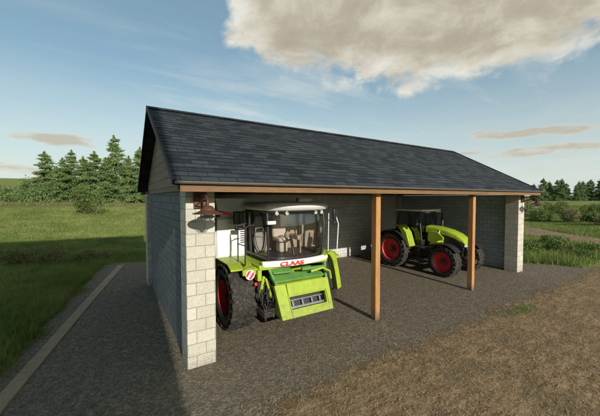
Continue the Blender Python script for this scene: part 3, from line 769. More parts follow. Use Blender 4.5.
def text_obj(name, s, size, m, parent, loc, rot, ext=.004, sx=1.0, bold=.0):
    cu = bpy.data.curves.new(name, 'FONT'); cu.body = s; cu.size = size; cu.extrude = ext; cu.align_x = 'CENTER'; cu.align_y = 'CENTER'; cu.offset = bold
    o = bpy.data.objects.new(name, cu); COL.objects.link(o)
    dg = bpy.context.evaluated_depsgraph_get(); dg.update()
    me = bpy.data.meshes.new_from_object(o.evaluated_get(dg)); bpy.data.objects.remove(o)
    me.materials.clear(); me.materials.append(m)
    t = bpy.data.objects.new(name, me); COL.objects.link(t); t.parent = parent; t.location = loc; t.rotation_euler = rot; t.scale = (sx, 1, 1); return t

# ------------------------------------------------------------------ combine harvester (front towards -y)
H = thing('combine_harvester', 'white and lime green combine harvester with big black cab glass parked in the left bay', 'combine harvester', (3.32, 1.65, 0))
wheel(H, -1.64, 0, .98, .74, .50, M['red'], -1, 22)
wheel(H, 1.50, .18, .90, .70, .48, M['red'], 1, 22)
wheel(H, -1.35, 4.1, .62, .45, .33, M['red'], -1, 18); wheel(H, 1.35, 4.1, .62, .45, .33, M['red'], 1, 18)
# chassis
c = MB().b2(-.85, .85, -.2, 5.0, .75, 1.45); c.b2(-1.30, 1.30, -.16, .16, .82, 1.12); c.b2(-1.2, 1.2, 4.0, 4.2, .5, .75); c.b2(-.25, .25, 3.95, 4.25, .6, .95)
c.build('chassis', M['dark_metal'], H, bevel=.02)
# main body
body = MB()
body.loft([[(-1.98, y, 1.95), (1.48, y, 1.95), (1.52, y, 2.6), (1.50, y, 3.30), (-1.94, y, 3.30), (-2.0, y, 2.6)] for y in (.66, 1.1)] + [[(-1.88, 3.2, 1.40), (1.48, 3.2, 1.40), (1.52, 3.2, 2.6), (1.50, 3.2, 3.30), (-1.90, 3.2, 3.30), (-1.92, 3.2, 2.6)]] +
          [[(-1.46, 5.0, 1.40), (1.46, 5.0, 1.40), (1.50, 5.0, 2.6), (1.42, 5.0, 3.15), (-1.42, 5.0, 3.15), (-1.50, 5.0, 2.6)],
           [(-1.30, 5.9, 1.7), (1.30, 5.9, 1.7), (1.35, 5.9, 2.5), (1.22, 5.9, 2.85), (-1.22, 5.9, 2.85), (-1.35, 5.9, 2.5)]])
body.build('body', M['white'], H, bevel=.05)
MB().b2(-1.95, -1.02, .61, .655, 2.04, 3.22).build('front_panel', M['clean_white'], H, bevel=.015)
MB().b2(-1.62, -1.22, .585, .608, 2.2, 3.1).build('service_hatch', M['clean_white'], H, bevel=.01)
t = MB(); t.loft([[(x*s, y, z) for x, y in ((-1.2, .68), (1, .68), (1, 3.4), (-1.2, 3.4))] for s, z in ((1.5, 3.27), (1.60, 3.55), (1.64, 3.82))])
t.build('grain_tank', M['pale'], H, bevel=.03)
t = MB()
t.b2(-1.99, 1.66, .62, .67, 3.80, 3.88)
t.build('tank_rail', M['white'], H, bevel=.01)
# lime lower body band + wheel arches
for s in (-1.5, 1.5):
    MB().prism([(1.25, 1.15), (4.9, 1.15), (5.2, 1.5), (5.2, 1.78), (.7, 1.78), (.7, 1.5)], 'x', s-.03, s+.03).build('lower_panel', M['lime'], H, bevel=.01)
for sx in (-1, 1):
    x0, x1 = (-1.98, -1.30) if sx < 0 else (1.12, 1.88)
    arc = [(-.72, 1.90), (-.45, 2.02), (.60, 2.02), (.9, 1.96)]
    MB().prism(arc+[(a, b-.05) for a, b in arc[::-1]], 'x', x0, x1).build('fender', M['lime'], H, bevel=.01)
# platform below cab
pf = MB().b2(-1.28, 1.10, -1.05, .66, 1.86, 2.00); pf.b2(-1.62, -1.20, -.85, -.25, 1.86, 1.93)
pf.build('platform', M['lime'], H, bevel=.02)
# curved white bumper band with lettering
def arc_band(x0, x1, yc, bulge, z0, z1, th, n=16):
    secs = []
    for i in range(n+1):
        u = -1+2*i/n; x = (x0+x1)/2+u*(x1-x0)/2; y = yc-bulge*(1-u*u)
        secs.append([(x, y, z0), (x, y-.03, (z0+z1)/2), (x, y, z1), (x, y+th, z1), (x, y+th, z0)])
    return MB().loft(secs)
arc_band(-1.17, 1.12, -1.02, .24, 1.93, 2.10, .08).build('bumper_band', M['white'], H, bevel=.01)
text_obj('lettering', 'CLAAS', .165, M['red'], H, (-.34, -1.286, 2.016), (R(90), 0, R(-7)), .004, 1.5, .006)
# cab
CXX = .02
def cab_sec(z, half, front, bulge, back, n=12):
    pts = []
    for i in range(n+1):
        u = -1+2*i/n; pts.append((CXX+u*half, front-bulge*(1-u*u)**.8, z))
    pts += [(CXX+half, back, z), (CXX-half, back, z)]
    return pts
MB().loft([cab_sec(2.0, .93, -.92, .22, .62), cab_sec(2.12, .96, -.94, .24, .62)]).build('cab_floor', M['black'], H, bevel=.01)
win = MB(); n = 14
rows = []
for z, half, fr, bu in ((2.12, .93, -.92, .23), (2.5, .97, -.97, .25), (3.0, .99, -.99, .26), (3.50, .98, -.93, .25)):
    rows.append([(CXX+(-1+2*i/n)*half*.97, fr-bu*(1-(-1+2*i/n)**2)**.8, z) for i in range(n+1)])
win.loft(rows, closed=False, caps=False); win.build('windscreen', M['glass'], H, smooth=60)
for sx in (-1, 1):
    x = CXX+sx*.975
    q = MB().add([(CXX+sx*.955, -.86, 2.15), (CXX+sx*.955, .15, 2.15), (CXX+sx*.99, .15, 3.50), (CXX+sx*.985, -.88, 3.50)], [(0, 1, 2, 3)])
    q.build('side_window', M['glass_dark'], H, smooth=0)
    q = MB().tube([(CXX+sx*.935, -.91, 2.05), (CXX+sx*.975, -.96, 2.6), (CXX+sx*.995, -.97, 3.1), (CXX+sx*.985, -.91, 3.56)], .040, 8)
    q.tube([(CXX+sx*.965, .17, 2.05), (CXX+sx*.985, .17, 3.55)], .055, 6)
    q.tube([(CXX+sx*.965, .58, 2.05), (CXX+sx*.985, .58, 3.55)], .05, 6)
    q.tube([(CXX+sx*.97, -.9, 2.13), (CXX+sx*.97, .55, 2.13)], .05, 6); q.tube([(CXX+sx*.99, -.9, 3.50), (CXX+sx*.99, .55, 3.50)], .045, 6)
    # curved door frame
    q.tube([(CXX+sx*1.00, -.35+.42*math.cos(a), 2.86+.62*math.sin(a)) for a in [2*math.pi*i/20 for i in range(21)]], .022, 6)
    q.build('door_frame', M['black'], H)
bw = MB().b2(CXX-.93, CXX+.93, .56, .60, 2.05, 2.95); bw.b2(CXX-.93, CXX+.93, .56, .60, 3.3, 3.5); bw.build('cab_rear_wall', M['interior'], H)
# roof
rf = MB()
for_ = []
for z, half, fr, bu, bk in ((3.50, .98, -.95, .28, .60), (3.56, 1.08, -1.03, .36, .66), (3.64, 1.10, -1.05, .38, .68), (3.72, 1.06, -1.01, .37, .66), (3.765, .92, -.86, .33, .55)):
    for_.append(cab_sec(z, half, fr, bu, bk))
rf.loft(for_); rf.build('cab_roof', M['white'], H, smooth=50)
vis = MB().loft([cab_sec(3.43, .97, -.97, .27, -.80), cab_sec(3.498, 1.02, -1.0, .31, -.80)]); vis.build('sun_visor', M['black'], H)
for x in (-.78, -.50, .50, .78):
    wl_ = MB(); wl_.lathe([(-.0, .05), (-.05, .058), (-.055, .0)], (CXX+x, -1.235+abs(x)**2*.24, 3.455), 'y', 14)
    wl_.build('work_light', M['reflect'], H)
# interior
st = MB().box((CXX, -.05, 2.55), (.52, .50, .14)); st.box((CXX, .24, 2.92), (.50, .14, .68), (-.12, 0, 0)); st.box((CXX, .30, 3.33), (.28, .10, .18)); st.b2(CXX-.15, CXX+.15, -.15, .15, 2.12, 2.48)
st.build('seat', M['seat'], H, bevel=.05)
st = MB().box((CXX+.38, -.25, 2.62), (.20, .55, .14)); st.box((CXX+.40, -.55, 2.90), (.06, .20, .28)); st.tube([(CXX+.40, -.5, 2.1), (CXX+.40, -.5, 2.8)], .03, 6); 
st.build('console', M['interior'], H, bevel=.03)
sw = MB().tube([(CXX, -.78, 2.12), (CXX, -.55, 2.72)], .045, 8)
sw.tube([(CXX+.19*math.cos(a), -.53-.07*math.sin(a), 2.75+.18*math.sin(a)) for a in [2*math.pi*i/20 for i in range(21)]], .016, 6)
sw.build('steering_wheel', M['black'], H)
cur = MB()
for k in range(9):
    z0 = 2.25+k*.14
    cur.add([(CXX+.62, -.95+.02*(k % 2), z0), (CXX+.84, -.80+.02*(k % 2), z0), (CXX+.84, -.80-.02*(k % 2), z0+.13), (CXX+.62, -.95, z0+.13)], [(0, 1, 2, 3)])
wp = MB().tube([(CXX, -1.20, 2.14), (CXX-.02, -1.235, 2.5), (CXX-.05, -1.26, 2.95)], .010, 5); wp.tube([(CXX-.05, -1.262, 2.6), (CXX-.06, -1.268, 3.2)], .008, 5)
wp.build('wiper', M['black'], H)
# mirrors on arms
for sx, xo, zz in ((1, 1.42, 3.38),):
    a = MB().tube([(CXX+sx*.98, -.95, 3.46), (CXX+sx*1.2, -1.06, 3.50), (xo, -1.08, 3.50), (xo, -1.08, 3.14)], .020, 6)
    a.tube([(CXX+sx*.98, -.95, 3.15), (xo, -1.08, 3.22)], .013, 6)
    a.build('mirror_arm', M['black'], H)
    mm = MB().box((xo, -1.05, zz), (.26, .09, .36), (0, 0, sx*.25)); mm.box((xo, -1.05, zz-.29), (.22, .08, .14), (0, 0, sx*.25)); o = mm.build('mirror', M['black'], H, bevel=.03)
a = MB().tube([(CXX-.99, .17, 3.46), (-1.2, .10, 3.48), (-1.42, .08, 3.46), (-1.42, .08, 3.1)], .020, 6); a.build('mirror_arm', M['black'], H)
mm = MB().box((-1.42, .12, 3.28), (.34, .09, .40), (0, 0, -.2)); mm.box((-1.42, .12, 2.97), (.26, .08, .14), (0, 0, -.2)); mm.build('mirror', M['black'], H, bevel=.03)
# small convex mirror / camera box on left A pillar, thin aerial rods right
MB().box((CXX-.98, -1.16, 3.20), (.26, .12, .10)).build('camera_housing', M['white'], H, bevel=.02)
rd = MB().tube([(1.46, -1.08, 2.2), (1.50, -1.10, 3.05), (1.42, -1.08, 3.3)], .018, 6); rd.tube([(1.20, -.95, 2.1), (1.20, -.98, 3.4)], .016, 6)
rd.build('hand_rail', M['white'], H)
# ladder and railing on the left of the cab
ld = MB()
for y in (-.78, -.22): ld.tube([(-1.58, y, 2.0), (-1.58, y, 3.05), (-1.45, y, 3.12), (-1.3, y, 3.12)], .020, 6)
ld.tube([(-1.58, -.78, 2.55), (-1.58, -.22, 2.55)], .016, 6); ld.tube([(-1.58, -.78, 3.05), (-1.58, -.22, 3.05)], .016, 6)
ld.tube([(-1.58, -.78, 2.0), (-1.58, -.22, 2.0)], .02, 6)
ld.build('platform_rail', M['dark_metal'], H)
gr_ = MB()
for k in range(7): gr_.box((-1.12, .598, 2.45+k*.07), (.14, .02, .03))
gr_.build('air_grille', M['black'], H)
# feeder house, lime, with framed slot
fe = MB()
fe.loft([[(x*s+.02, y, z) for x, z in ((-.80, z0), (.80, z0), (.80, z1), (-.80, z1))] for s, y, z0, z1 in ((1.0, -1.10, .78, 1.36), (.95, -.8, .95, 1.62), (.9, -.1, 1.2, 1.85))])
fe.build('feeder_house', M['lime'], H, bevel=.02)
# front frame: tilted plate with rectangular opening
def fpt(x, t, off=0):   # t 0 bottom ..1 top, plane tilted back
    y0, y1, z0, z1 = -1.66, -1.24, .58, 1.42; L = math.hypot(y1-y0, z1-z0)
    ny, nz = -(z1-z0)/L, (y1-y0)/L
    return (x, y0+(y1-y0)*t+ny*off, z0+(z1-z0)*t+nz*off)
def tbox(mb, x0, x1, t0, t1, o0, o1, taper=.04):
    vs = []
    for o in (o0, o1):
        for x, t in ((x0, t0), (x1, t0), (x1, t1), (x0, t1)):
            vs.append(fpt(x*(1+taper*t), t, o))
    mb.add(vs, [(0,3,2,1),(4,5,6,7),(0,1,5,4),(1,2,6,5),(2,3,7,6),(3,0,4,7)])
ff = MB()
tbox(ff, -.92, -.58, 0, 1, 0, .10); tbox(ff, .62, .80, 0, 1, 0, .10, .12)
tbox(ff, -.577, .66, 0, .24, .002, .098, 0); tbox(ff, -.577, .70, .60, 1, .002, .098, 0)
ff.build('header_frame', M['lime'], H, bevel=.012)
MB().loft([[(-.88, y, z), (.80, y, z), (.80, y, z+.035), (-.88, y, z+.035)] for y, z in ((-1.235, 1.40), (-.98, 1.47), (-.80, 1.60))]).build('header_top', M['lime'], H, bevel=.008)
for x0 in (-.90, .78):
    MB().prism([(-1.60, .60), (-1.225, 1.39), (-.95, 1.44), (-.95, .72)], 'x', x0, x0+.03).build('header_cheek', M['lime'], H, bevel=.006)
fi = MB(); tbox(fi, -.57, .67, .2, .62, -.22, -.18); fi.build('feeder_throat', M['black'], H)
sl_ = MB()
tbox(sl_, -.56, .64, .27, .33, -.10, -.05); tbox(sl_, -.56, .64, .50, .53, -.12, -.08)
for x in (-.42, -.10, .22, .5): tbox(sl_, x, x+.05, .34, .49, -.11, -.08)
sl_.build('conveyor_slats', M['steel'], H)
lp = MB(); tbox(lp, -.60, -.575, .18, .64, .10, .13); tbox(lp, .672, .70, .18, .64, .10, .13); tbox(lp, -.60, .70, .635, .66, .10, .13); tbox(lp, -.60, .70, .16, .185, .10, .13)
lp.build('slot_lip', M['lime'], H, bevel=.004)
# green cross members and lift gear between band and frame
gm = MB()
gm.box((-.1, -1.18, 1.60), (1.7, .34, .06), (.35, 0, 0)); gm.box((.45, -1.22, 1.78), (.9, .10, .08), (.2, .05, .03)); gm.box((-.6, -1.1, 1.80), (.6, .26, .05), (.3, 0, -.1))
gm.tube([(-.85, -1.30, 1.42), (-.95, -1.0, 1.86)], .05, 8); gm.tube([(.85, -1.30, 1.42), (.98, -1.05, 1.88)], .05, 8)
gm.build('cross_member', M['lime_dark'], H, bevel=.01)
cr = MB().tube([(.25, -1.36, 1.72), (.62, -1.44, 1.80), (.90, -1.42, 1.66), (.98, -1.38, 1.42)], .035, 8)
cr.build('bent_pipe', M['lime'], H)
# guard bar arch on the right of the cab (curved lime arm, hollow behind)
ar = [(.88, -1.06, 2.02), (1.05, -1.10, 2.16), (1.22, -1.08, 2.12), (1.36, -1.05, 1.92), (1.46, -1.03, 1.60), (1.54, -1.02, 1.25), (1.60, -1.02, .92)]
secs = []
for i, pnt in enumerate(ar):
    v = Vector(pnt); secs.append([(v.x-.075, v.y-.04, v.z-.03), (v.x+.085, v.y-.04, v.z+.03), (v.x+.085, v.y+.16, v.z+.03), (v.x-.075, v.y+.16, v.z-.03)])
MB().loft(secs).build('guard_arm', M['lime'], H, bevel=.015)
sd = MB().loft([[(p_[0]-.07-.0*i, -.84, p_[2]-.02), (p_[0]-.30, -.78, p_[2]-.16), (p_[0]-.30, -.74, p_[2]-.16), (p_[0]-.07, -.80, p_[2]-.02)] for i, p_ in enumerate(ar)])
sd.build('inner_guard', M['black'], H)
# left front bracket, marker disc, hoses, step, lift cylinders
lb_ = MB(); lb_.box((-1.28, -.98, 1.74), (.12, .22, .30)); lb_.box((-1.20, -1.02, 1.40), (.08, .10, .60), (0, .22, 0)); lb_.box((-1.02, -1.1, 1.35), (.06, .08, .62), (0, -.3, 0)); lb_.box((-1.45, -.92, 1.84), (.55, .10, .16))
lb_.build('side_bracket', M['lime'], H, bevel=.01)
mk = MB().lathe([(-.012, .0), (-.012, .135), (.012, .135), (.012, 0)], (-1.53, -1.0, 1.78), 'y', 28); mk.build('warning_disc', M['white'], H)
for c0 in (-.075, .055):
    pts = []
    lo, hi = c0-.03, c0+.035
    rad = .118; k = 10
    # stripe clipped to the disc: in rotated (u across, v along) coordinates
    us = [lo+(hi-lo)*i/k for i in range(k+1)]
    loop = [(u, math.sqrt(rad**2-u*u)) for u in us]+[(u, -math.sqrt(rad**2-u*u)) for u in us[::-1]]
    ang = R(-35)
    loop = [(u*math.cos(ang)-v*math.sin(ang)-1.53, u*math.sin(ang)+v*math.cos(ang)+1.78) for u, v in loop]
    MB().prism(loop, 'y', -1.021, -1.014).build('warning_stripe', M['red'], H)
MB().lathe([(0, .05), (-.035, .045), (-.04, 0)], (-1.36, -.99, 1.50), 'y', 14).build('reflector', M['red'], H)
hs = MB(); r5 = random.Random(4)
for k in range(9):
    x0 = -1.05+r5.uniform(-.25, .3); z0 = 1.55+r5.uniform(-.2, .25); x1 = -1.0+r5.uniform(-.3, .25); 
    hs.tube([(x0, -1.02, z0), (x0-.1, -1.2-r5.uniform(0, .12), z0-.4), ((x0+x1)/2, -1.2, .85+r5.uniform(-.2, .2)), (x1, -1.3, .62+r5.uniform(-.1, .3))], .022, 6)
hs.build('hose', M['hose'], H)
bx = MB().box((-1.12, -.72, 1.25), (.34, .5, .55)); bx.box((-1.08, -1.05, .72), (.40, .5, .16), (.2, 0, .1)); 
for s in (-1, 1): MB().tube([(s*.8, -1.35, .55), (s*.55, -.3, 1.0)], .06, 8).build('lift_cylinder', M['dark_metal'], H)
bx.build('lift_gear', M['dark_metal'], H, bevel=.015)
stp = MB()
for k in range(4): stp.box((-1.95, -.62-.06*k, 1.55-.3*k) if False else (-1.02, -1.0-.05*k, 1.45-.22*k), (.3, .16, .03))
stp.build('step', M['dark_metal'], H)
# folded indicator arm with red end, left side
ia = MB().tube([(-1.55, .5, 3.38), (-1.9, .1, 3.46), (-2.15, -.02, 3.50)], .03, 8); ia.build('indicator_arm', M['dark_metal'], H)
MB().box((-2.02, .02, 3.44), (.62, .10, .10), (0, .10, .15)).build('indicator_lamp', M['red'], H, bevel=.02)
MB().lathe([(3.74, .045), (3.80, .06), (3.88, .05), (3.90, 0)], (.75, .2, 0), 'z', 14).build('beacon', M['orange'], H)

# ------------------------------------------------------------------ tractor (front towards -y)
T = thing('tractor', 'lime green tractor with red wheel rims and white cab roof parked in the right bay', 'tractor', (13.50, 3.02, 0), R(1.5))
wheel(T, -1.22, 1.55, 1.00, .66, .60, M['red'], -1, 22); wheel(T, 1.22, 1.55, 1.00, .66, .52, M['red'], 1, 22)
wheel(T, -1.12, -1.42, .76, .50, .48, M['red'], -1, 20, R(-3)); wheel(T, 1.12, -1.42, .76, .50, .42, M['red'], 1, 20, R(-3))
c = MB().b2(-.33, .33, -1.9, 2.1, .75, 1.30); c.b2(-.95, .95, -1.52, -1.32, .62, .88); c.lathe([(-.95, .17), (.95, .17)], (0, 1.55, 1.0), 'x', 16)
c.b2(-.28, .28, -1.72, -1.1, .6, .80); c.b2(-.4, .4, 1.9, 2.25, .8, 1.35)
c.build('chassis', M['dark_metal'], T, bevel=.03)
c = MB().loft([[(x, y, z) for x, z in ((-.95, z0+.1), (-.85, z0), (-.45, z0), (-.45, 1.32), (-.95, 1.32))] for y, z0 in ((-.55, .72), (.55, .60))])
c.build('fuel_tank', M['black'], T, bevel=.04)
sp = MB()
for k in range(4): sp.box((-1.05, -.15+.03*k, .50+.26*k), (.36, .32, .03))
for y in (-.32, .02): sp.tube([(-1.2, y, .50), (-1.05, y+.08, 1.30)], .018, 6)
sp.build('step', M['dark_metal'], T)
# hood
def hood_sec(y, hw, zb, zt):
    return [(-hw, y, zb), (-hw*1.03, y, zb+(zt-zb)*.55), (-hw*.98, y, zb+(zt-zb)*.80), (-hw*.74, y, zt-.01), (0, y, zt+.02), (hw*.74, y, zt-.01), (hw*.98, y, zb+(zt-zb)*.80), (hw*1.03, y, zb+(zt-zb)*.55), (hw, y, zb)]
hd = MB().loft([hood_sec(.05, .46, 2.02, 2.38), hood_sec(-.5, .45, 2.02, 2.35), hood_sec(-1.1, .43, 1.95, 2.24), hood_sec(-1.55, .40, 1.82, 2.08), hood_sec(-1.88, .37, 1.66, 1.86), hood_sec(-2.02, .33, 1.52, 1.68)])
hd.build('hood', M['lime'], T, smooth=28, bevel=.012)
for s in (-1, 1):
    gr2 = MB(); gr2.prism([(.04, 1.30), (-1.92, 1.12), (-1.98, 1.40), (-1.86, 1.60), (-1.5, 1.84), (-1.05, 1.96), (-.5, 2.03), (.04, 2.03)], 'x', s*.36 if s > 0 else -.425, s*.425 if s > 0 else -.36)
    gr2.build('side_grille', M['black'], T, bevel=.01)
MB().b2(-.34, .34, -1.85, .0, 1.28, 1.75).build('engine_block', M['black'], T, bevel=.01)
ng = MB().prism([(-1.95, .92), (-2.10, 1.0), (-2.13, 1.30), (-2.05, 1.50), (-1.92, 1.5)], 'x', -.30, .30); ng.build('nose_grille', M['black'], T, bevel=.02)
for s in (-1, 1): MB().tube([(s*.45, -.62, 1.35), (s*.46, -.70, 2.0), (s*.45, -.74, 2.2)], .030, 6).build('hood_strut', M['pale'], T)
for s in (-1, 1): MB().box((s*.33, -2.03, 1.52), (.20, .10, .09), (.3, 0, s*.35)).build('headlight', M['reflect'], T, bevel=.02)
fw_ = MB().b2(-.30, .30, -2.30, -2.0, .62, .86); fw_.tube([(-.25, -2.2, .75), (-.32, -2.5, .62)], .04, 8); fw_.tube([(.25, -2.2, .75), (.32, -2.5, .62)], .04, 8)
fw_.build('front_linkage', M['dark_metal'], T, bevel=.03)
MB().b2(-.36, .36, -2.16, -1.96, .87, 1.0).build('front_bracket', M['steel'], T, bevel=.02)
# front fenders
for s in (-1, 1):
    arc = [(-1.42+.86*math.cos(a), .78+.86*math.sin(a)) for a in [R(35+i*12) for i in range(10)]]
    arc2 = [(-1.42+.82*math.cos(a), .78+.82*math.sin(a)) for a in [R(35+i*12) for i in range(10)]]
    MB().prism(arc+arc2[::-1], 'x', s*1.12-.24, s*1.12+.24).build('front_fender', M['black'], T)
for s in (-1, 1):
    lf = MB(); lf.prism([(-.95, 1.55), (-.42, 1.40), (-.10, 1.60), (-.12, 2.1), (-.62, 2.12), (-.98, 1.85)], 'x', s*.48-.04, s*.48+.04)
    lf.prism([(-.95, 1.62), (-.48, 1.44), (-.40, 1.50), (-.92, 1.70)], 'x', min(s*.52, s*.9), max(s*.52, s*.9))
    lf.build('side_cowl', M['lime'], T, bevel=.02)
# rear fenders
for s in (-1, 1):
    arc = [(1.55+1.12*math.cos(a), 1.0+1.12*math.sin(a)) for a in [R(25+i*12) for i in range(11)]]
    arc2 = [(1.55+1.07*math.cos(a), 1.0+1.07*math.sin(a)) for a in [R(25+i*12) for i in range(11)]]
    MB().prism(arc+arc2[::-1], 'x', s*1.22-.36, s*1.22+.36).build('rear_fender', M['black'], T, smooth=50)
    MB().prism([(.36, 1.28), (.50, 1.22), (.98, 2.05), (1.30, 2.42), (.95, 2.42), (.60, 2.0)], 'x', min(s*.90, s*1.40), max(s*.90, s*1.40)).build('fender_panel', M['lime'], T, bevel=.03)
for s in (-1, 1): MB().box((s*1.35, 2.66, 1.62), (.34, .06, .12)).build('rear_light', M['red'], T)
# cab
cb = MB().loft([[(x*s, y, z) for x, y in ((-.78, y0), (.78, y0), (.78, y1), (-.78, y1))] for s, y0, y1, z in ((1.0, .10, 1.70, 1.30), (1.05, .05, 1.75, 1.62))])
cb.build('cab_base', M['black'], T, bevel=.03)
for s in (-1, 1):
    for (xb, yb, xt, yt, r0) in ((.80, .06, .74, .22, .035), (.84, .95, .80, .95, .030), (.80, 1.72, .74, 1.55, .045)):
        MB().tube([(s*xb, yb, 1.60), (s*(xb+.03), (yb+yt)/2, 2.4), (s*xt, yt, 3.16)], r0, 6).build('cab_pillar', M['black'], T)
gl = MB(); gl.add([(-.80, .05, 1.62), (.80, .05, 1.62), (.74, .21, 3.14), (-.74, .21, 3.14)], [(0,1,2,3)]); gl.build('windscreen', M['glass'], T, smooth=0)
for s in (-1, 1):
    MB().add([(s*.81, .09, 1.62), (s*.81, 1.70, 1.62), (s*.75, 1.53, 3.14), (s*.75, .24, 3.14)], [(0,1,2,3)]).build('side_window', M['glass_dark'], T, smooth=0)
MB().add([(-.78, 1.73, 1.9), (.78, 1.73, 1.9), (.73, 1.56, 3.14), (-.73, 1.56, 3.14)], [(0,1,2,3)]).build('rear_window', M['glass'], T, smooth=0)
rfp = MB().loft([[(x*a, .88+(y-.88)*b, z) for x, y in ((-.90, .02), (-.6, -.10), (.6, -.10), (.90, .02), (.90, 1.72), (.7, 1.84), (-.7, 1.84), (-.90, 1.72))] for a, b, z in ((.95, .97, 3.15), (1.0, 1.0, 3.18), (1.0, 1.0, 3.25), (.90, .93, 3.28))])
rfp.build('cab_roof', M['clean_white'], T, bevel=.02, smooth=40)
MB().b2(-.80, .80, .10, 1.62, 3.10, 3.138).build('roof_lining', M['black'], T)
for x in (-.62, -.4, .4, .62): MB().box((x, -.07, 3.12), (.16, .10, .09)).build('work_light', M['reflect'], T, bevel=.01)
s_ = MB().box((0, .95, 2.02), (.5, .48, .14)); s_.box((0, 1.22, 2.38), (.48, .13, .64), (-.12, 0, 0)); s_.b2(-.15, .15, .8, 1.1, 1.62, 1.96); s_.box((0, 1.30, 2.76), (.26, .10, .16))
s_.build('seat', M['seat_dark'], T, bevel=.04)
s_ = MB().tube([(0, .22, 1.62), (0, .45, 2.10)], .05, 8); s_.tube([(.19*math.cos(a), .46-.09*math.sin(a), 2.16+.15*math.sin(a)) for a in [2*math.pi*i/18 for i in range(19)]], .015, 6); s_.box((.42, .8, 2.08), (.18, .6, .12)); s_.box((0, .2, 1.95), (.45, .16, .3))
s_.build('steering_wheel', M['black'], T)
for s in (-1, 1):
    a = MB().tube([(s*.76, .20, 3.0), (s*1.15, .08, 3.02), (s*1.18, .08, 2.72)], .018, 6); a.build('mirror_arm', M['black'], T)
    MB().box((s*1.18, .10, 2.60), (.20, .06, .36)).build('mirror', M['black'], T, bevel=.02)
ex = MB().lathe([(1.9, .06), (2.2, .075), (2.75, .075), (2.8, .045), (3.05, .045), (3.05, .03)], (.86, -.10, 0), 'z', 14); ex.tube([(.80, -.05, 1.9), (.5, -.2, 1.8)], .05, 6)
ex.build('exhaust_pipe', M['dark_metal'], T)
wr = MB().tube([(-.25, .03, 1.66), (-.10, .10, 2.35)], .010, 5); wr.build('wiper', M['black'], T)
MB().lathe([(3.27, .05), (3.33, .055), (3.40, .045), (3.42, 0)], (-.5, 1.4, 0), 'z', 14).build('beacon', M['orange'], T)
rlk = MB().tube([(-.4, 2.2, .9), (-.45, 2.85, .7)], .04, 6); rlk.tube([(.4, 2.2, .9), (.45, 2.85, .7)], .04, 6); rlk.tube([(0, 2.2, 1.3), (0, 2.8, 1.15)], .035, 6); rlk.tube([(-.55, 2.85, .7), (.55, 2.85, .7)], .03, 6)
rlk.build('rear_linkage', M['dark_metal'], T)

SUN_EL, SX = 21.8, .055
# ------------------------------------------------------------------ unseen hall added behind the camera to throw the shade on the left
hall = thing('shade_caster_hall', 'unseen tall grey hall added behind the viewpoint to throw shade on the left', 'shadow caster', (-.95, -13.2, 0), -math.atan(SX))
M['hall'] = paint('grey_sheet_metal', (.70, .70, .68), .6, 0, .1, 1)
hb = MB().b2(-15, 0, -12.8, 0, -.2, 15.2); hb.build('wall', M['hall'], hall)
rp_ = MB().prism([(-13.2, 15.202), (.4, 15.202), (-6.4, 18.2)], 'x', -15.2, .01); rp_.build('roof', M['shingle'], hall)
dr = MB().b2(-10, -4, .004, .08, 0.02, 5); dr.build('door', M['dark_metal'], hall)

# ------------------------------------------------------------------ world: sky + clouds
w = bpy.data.worlds.new('World'); scene.world = w; w.use_nodes = True
nt = w.node_tree; nt.nodes.clear()
out = N(nt, 'ShaderNodeOutputWorld')
SUN_EL, SX = 21.8, .055
sky = N(nt, 'ShaderNodeTexSky', sky_type='NISHITA', sun_disc=False)
sky.sun_elevation = R(SUN_EL); sky.sun_rotation = math.atan2(-SX, -1) 
sky.air_density = 1.0; sky.dust_density = 1.2; sky.ozone_density = 1.5; sky.altitude = 100
bg1 = N(nt, 'ShaderNodeBackground'); bg1.inputs[1].default_value = .098
tc = N(nt, 'ShaderNodeTexCoord'); dirv = tc.outputs['Generated']
sp_ = N(nt, 'ShaderNodeSeparateXYZ'); nt.links.new(dirv, sp_.inputs[0])
az = math_(nt, 'MULTIPLY', math_(nt, 'ARCTAN2', sp_.outputs[0], sp_.outputs[1]), 57.2958)
el = math_(nt, 'MULTIPLY', math_(nt, 'ARCSINE', sp_.outputs[2]), 57.2958)
# cloud-layer coordinates (flat layer seen in perspective)
dz = math_(nt, 'ADD', math_(nt, 'MAXIMUM', sp_.outputs[2], 0.0), .10)
cv = N(nt, 'ShaderNodeCombineXYZ'); nt.links.new(math_(nt, 'DIVIDE', sp_.outputs[0], dz), cv.inputs[0]); nt.links.new(math_(nt, 'DIVIDE', sp_.outputs[1], dz), cv.inputs[1])
nA = noise_tex(nt, 2.6, 10, .62, cv.outputs[0], .35); nB = noise_tex(nt, .7, 6, .6, cv.outputs[0], .2)
mpw = N(nt, 'ShaderNodeMapping'); nt.links.new(cv.outputs[0], mpw.inputs[0]); mpw.inputs['Rotation'].default_value = (0, 0, R(35)); mpw.inputs['Scale'].default_value = (.5, 1.7, 1)
nW = noise_tex(nt, .9, 8, .58, mpw.outputs[0], .3)
def blob(a0, e0, ra, re, tilt=0):
    da = math_(nt, 'SUBTRACT', az, a0); de = math_(nt, 'SUBTRACT', math_(nt, 'SUBTRACT', el, e0), math_(nt, 'MULTIPLY', da, tilt))
    q = math_(nt, 'ADD', math_(nt, 'POWER', math_(nt, 'ABSOLUTE', math_(nt, 'DIVIDE', da, ra)), 2.0), math_(nt, 'POWER', math_(nt, 'ABSOLUTE', math_(nt, 'DIVIDE', de, re)), 2.0))
    return math_(nt, 'SUBTRACT', 1.0, q)
edge = N(nt, 'ShaderNodeFloatCurve'); mr = N(nt, 'ShaderNodeMapRange'); nt.links.new(az, mr.inputs[0]); mr.inputs[1].default_value = 10; mr.inputs[2].default_value = 100
nt.links.new(mr.outputs[0], edge.inputs['Value'])
cp = edge.mapping.curves[0]
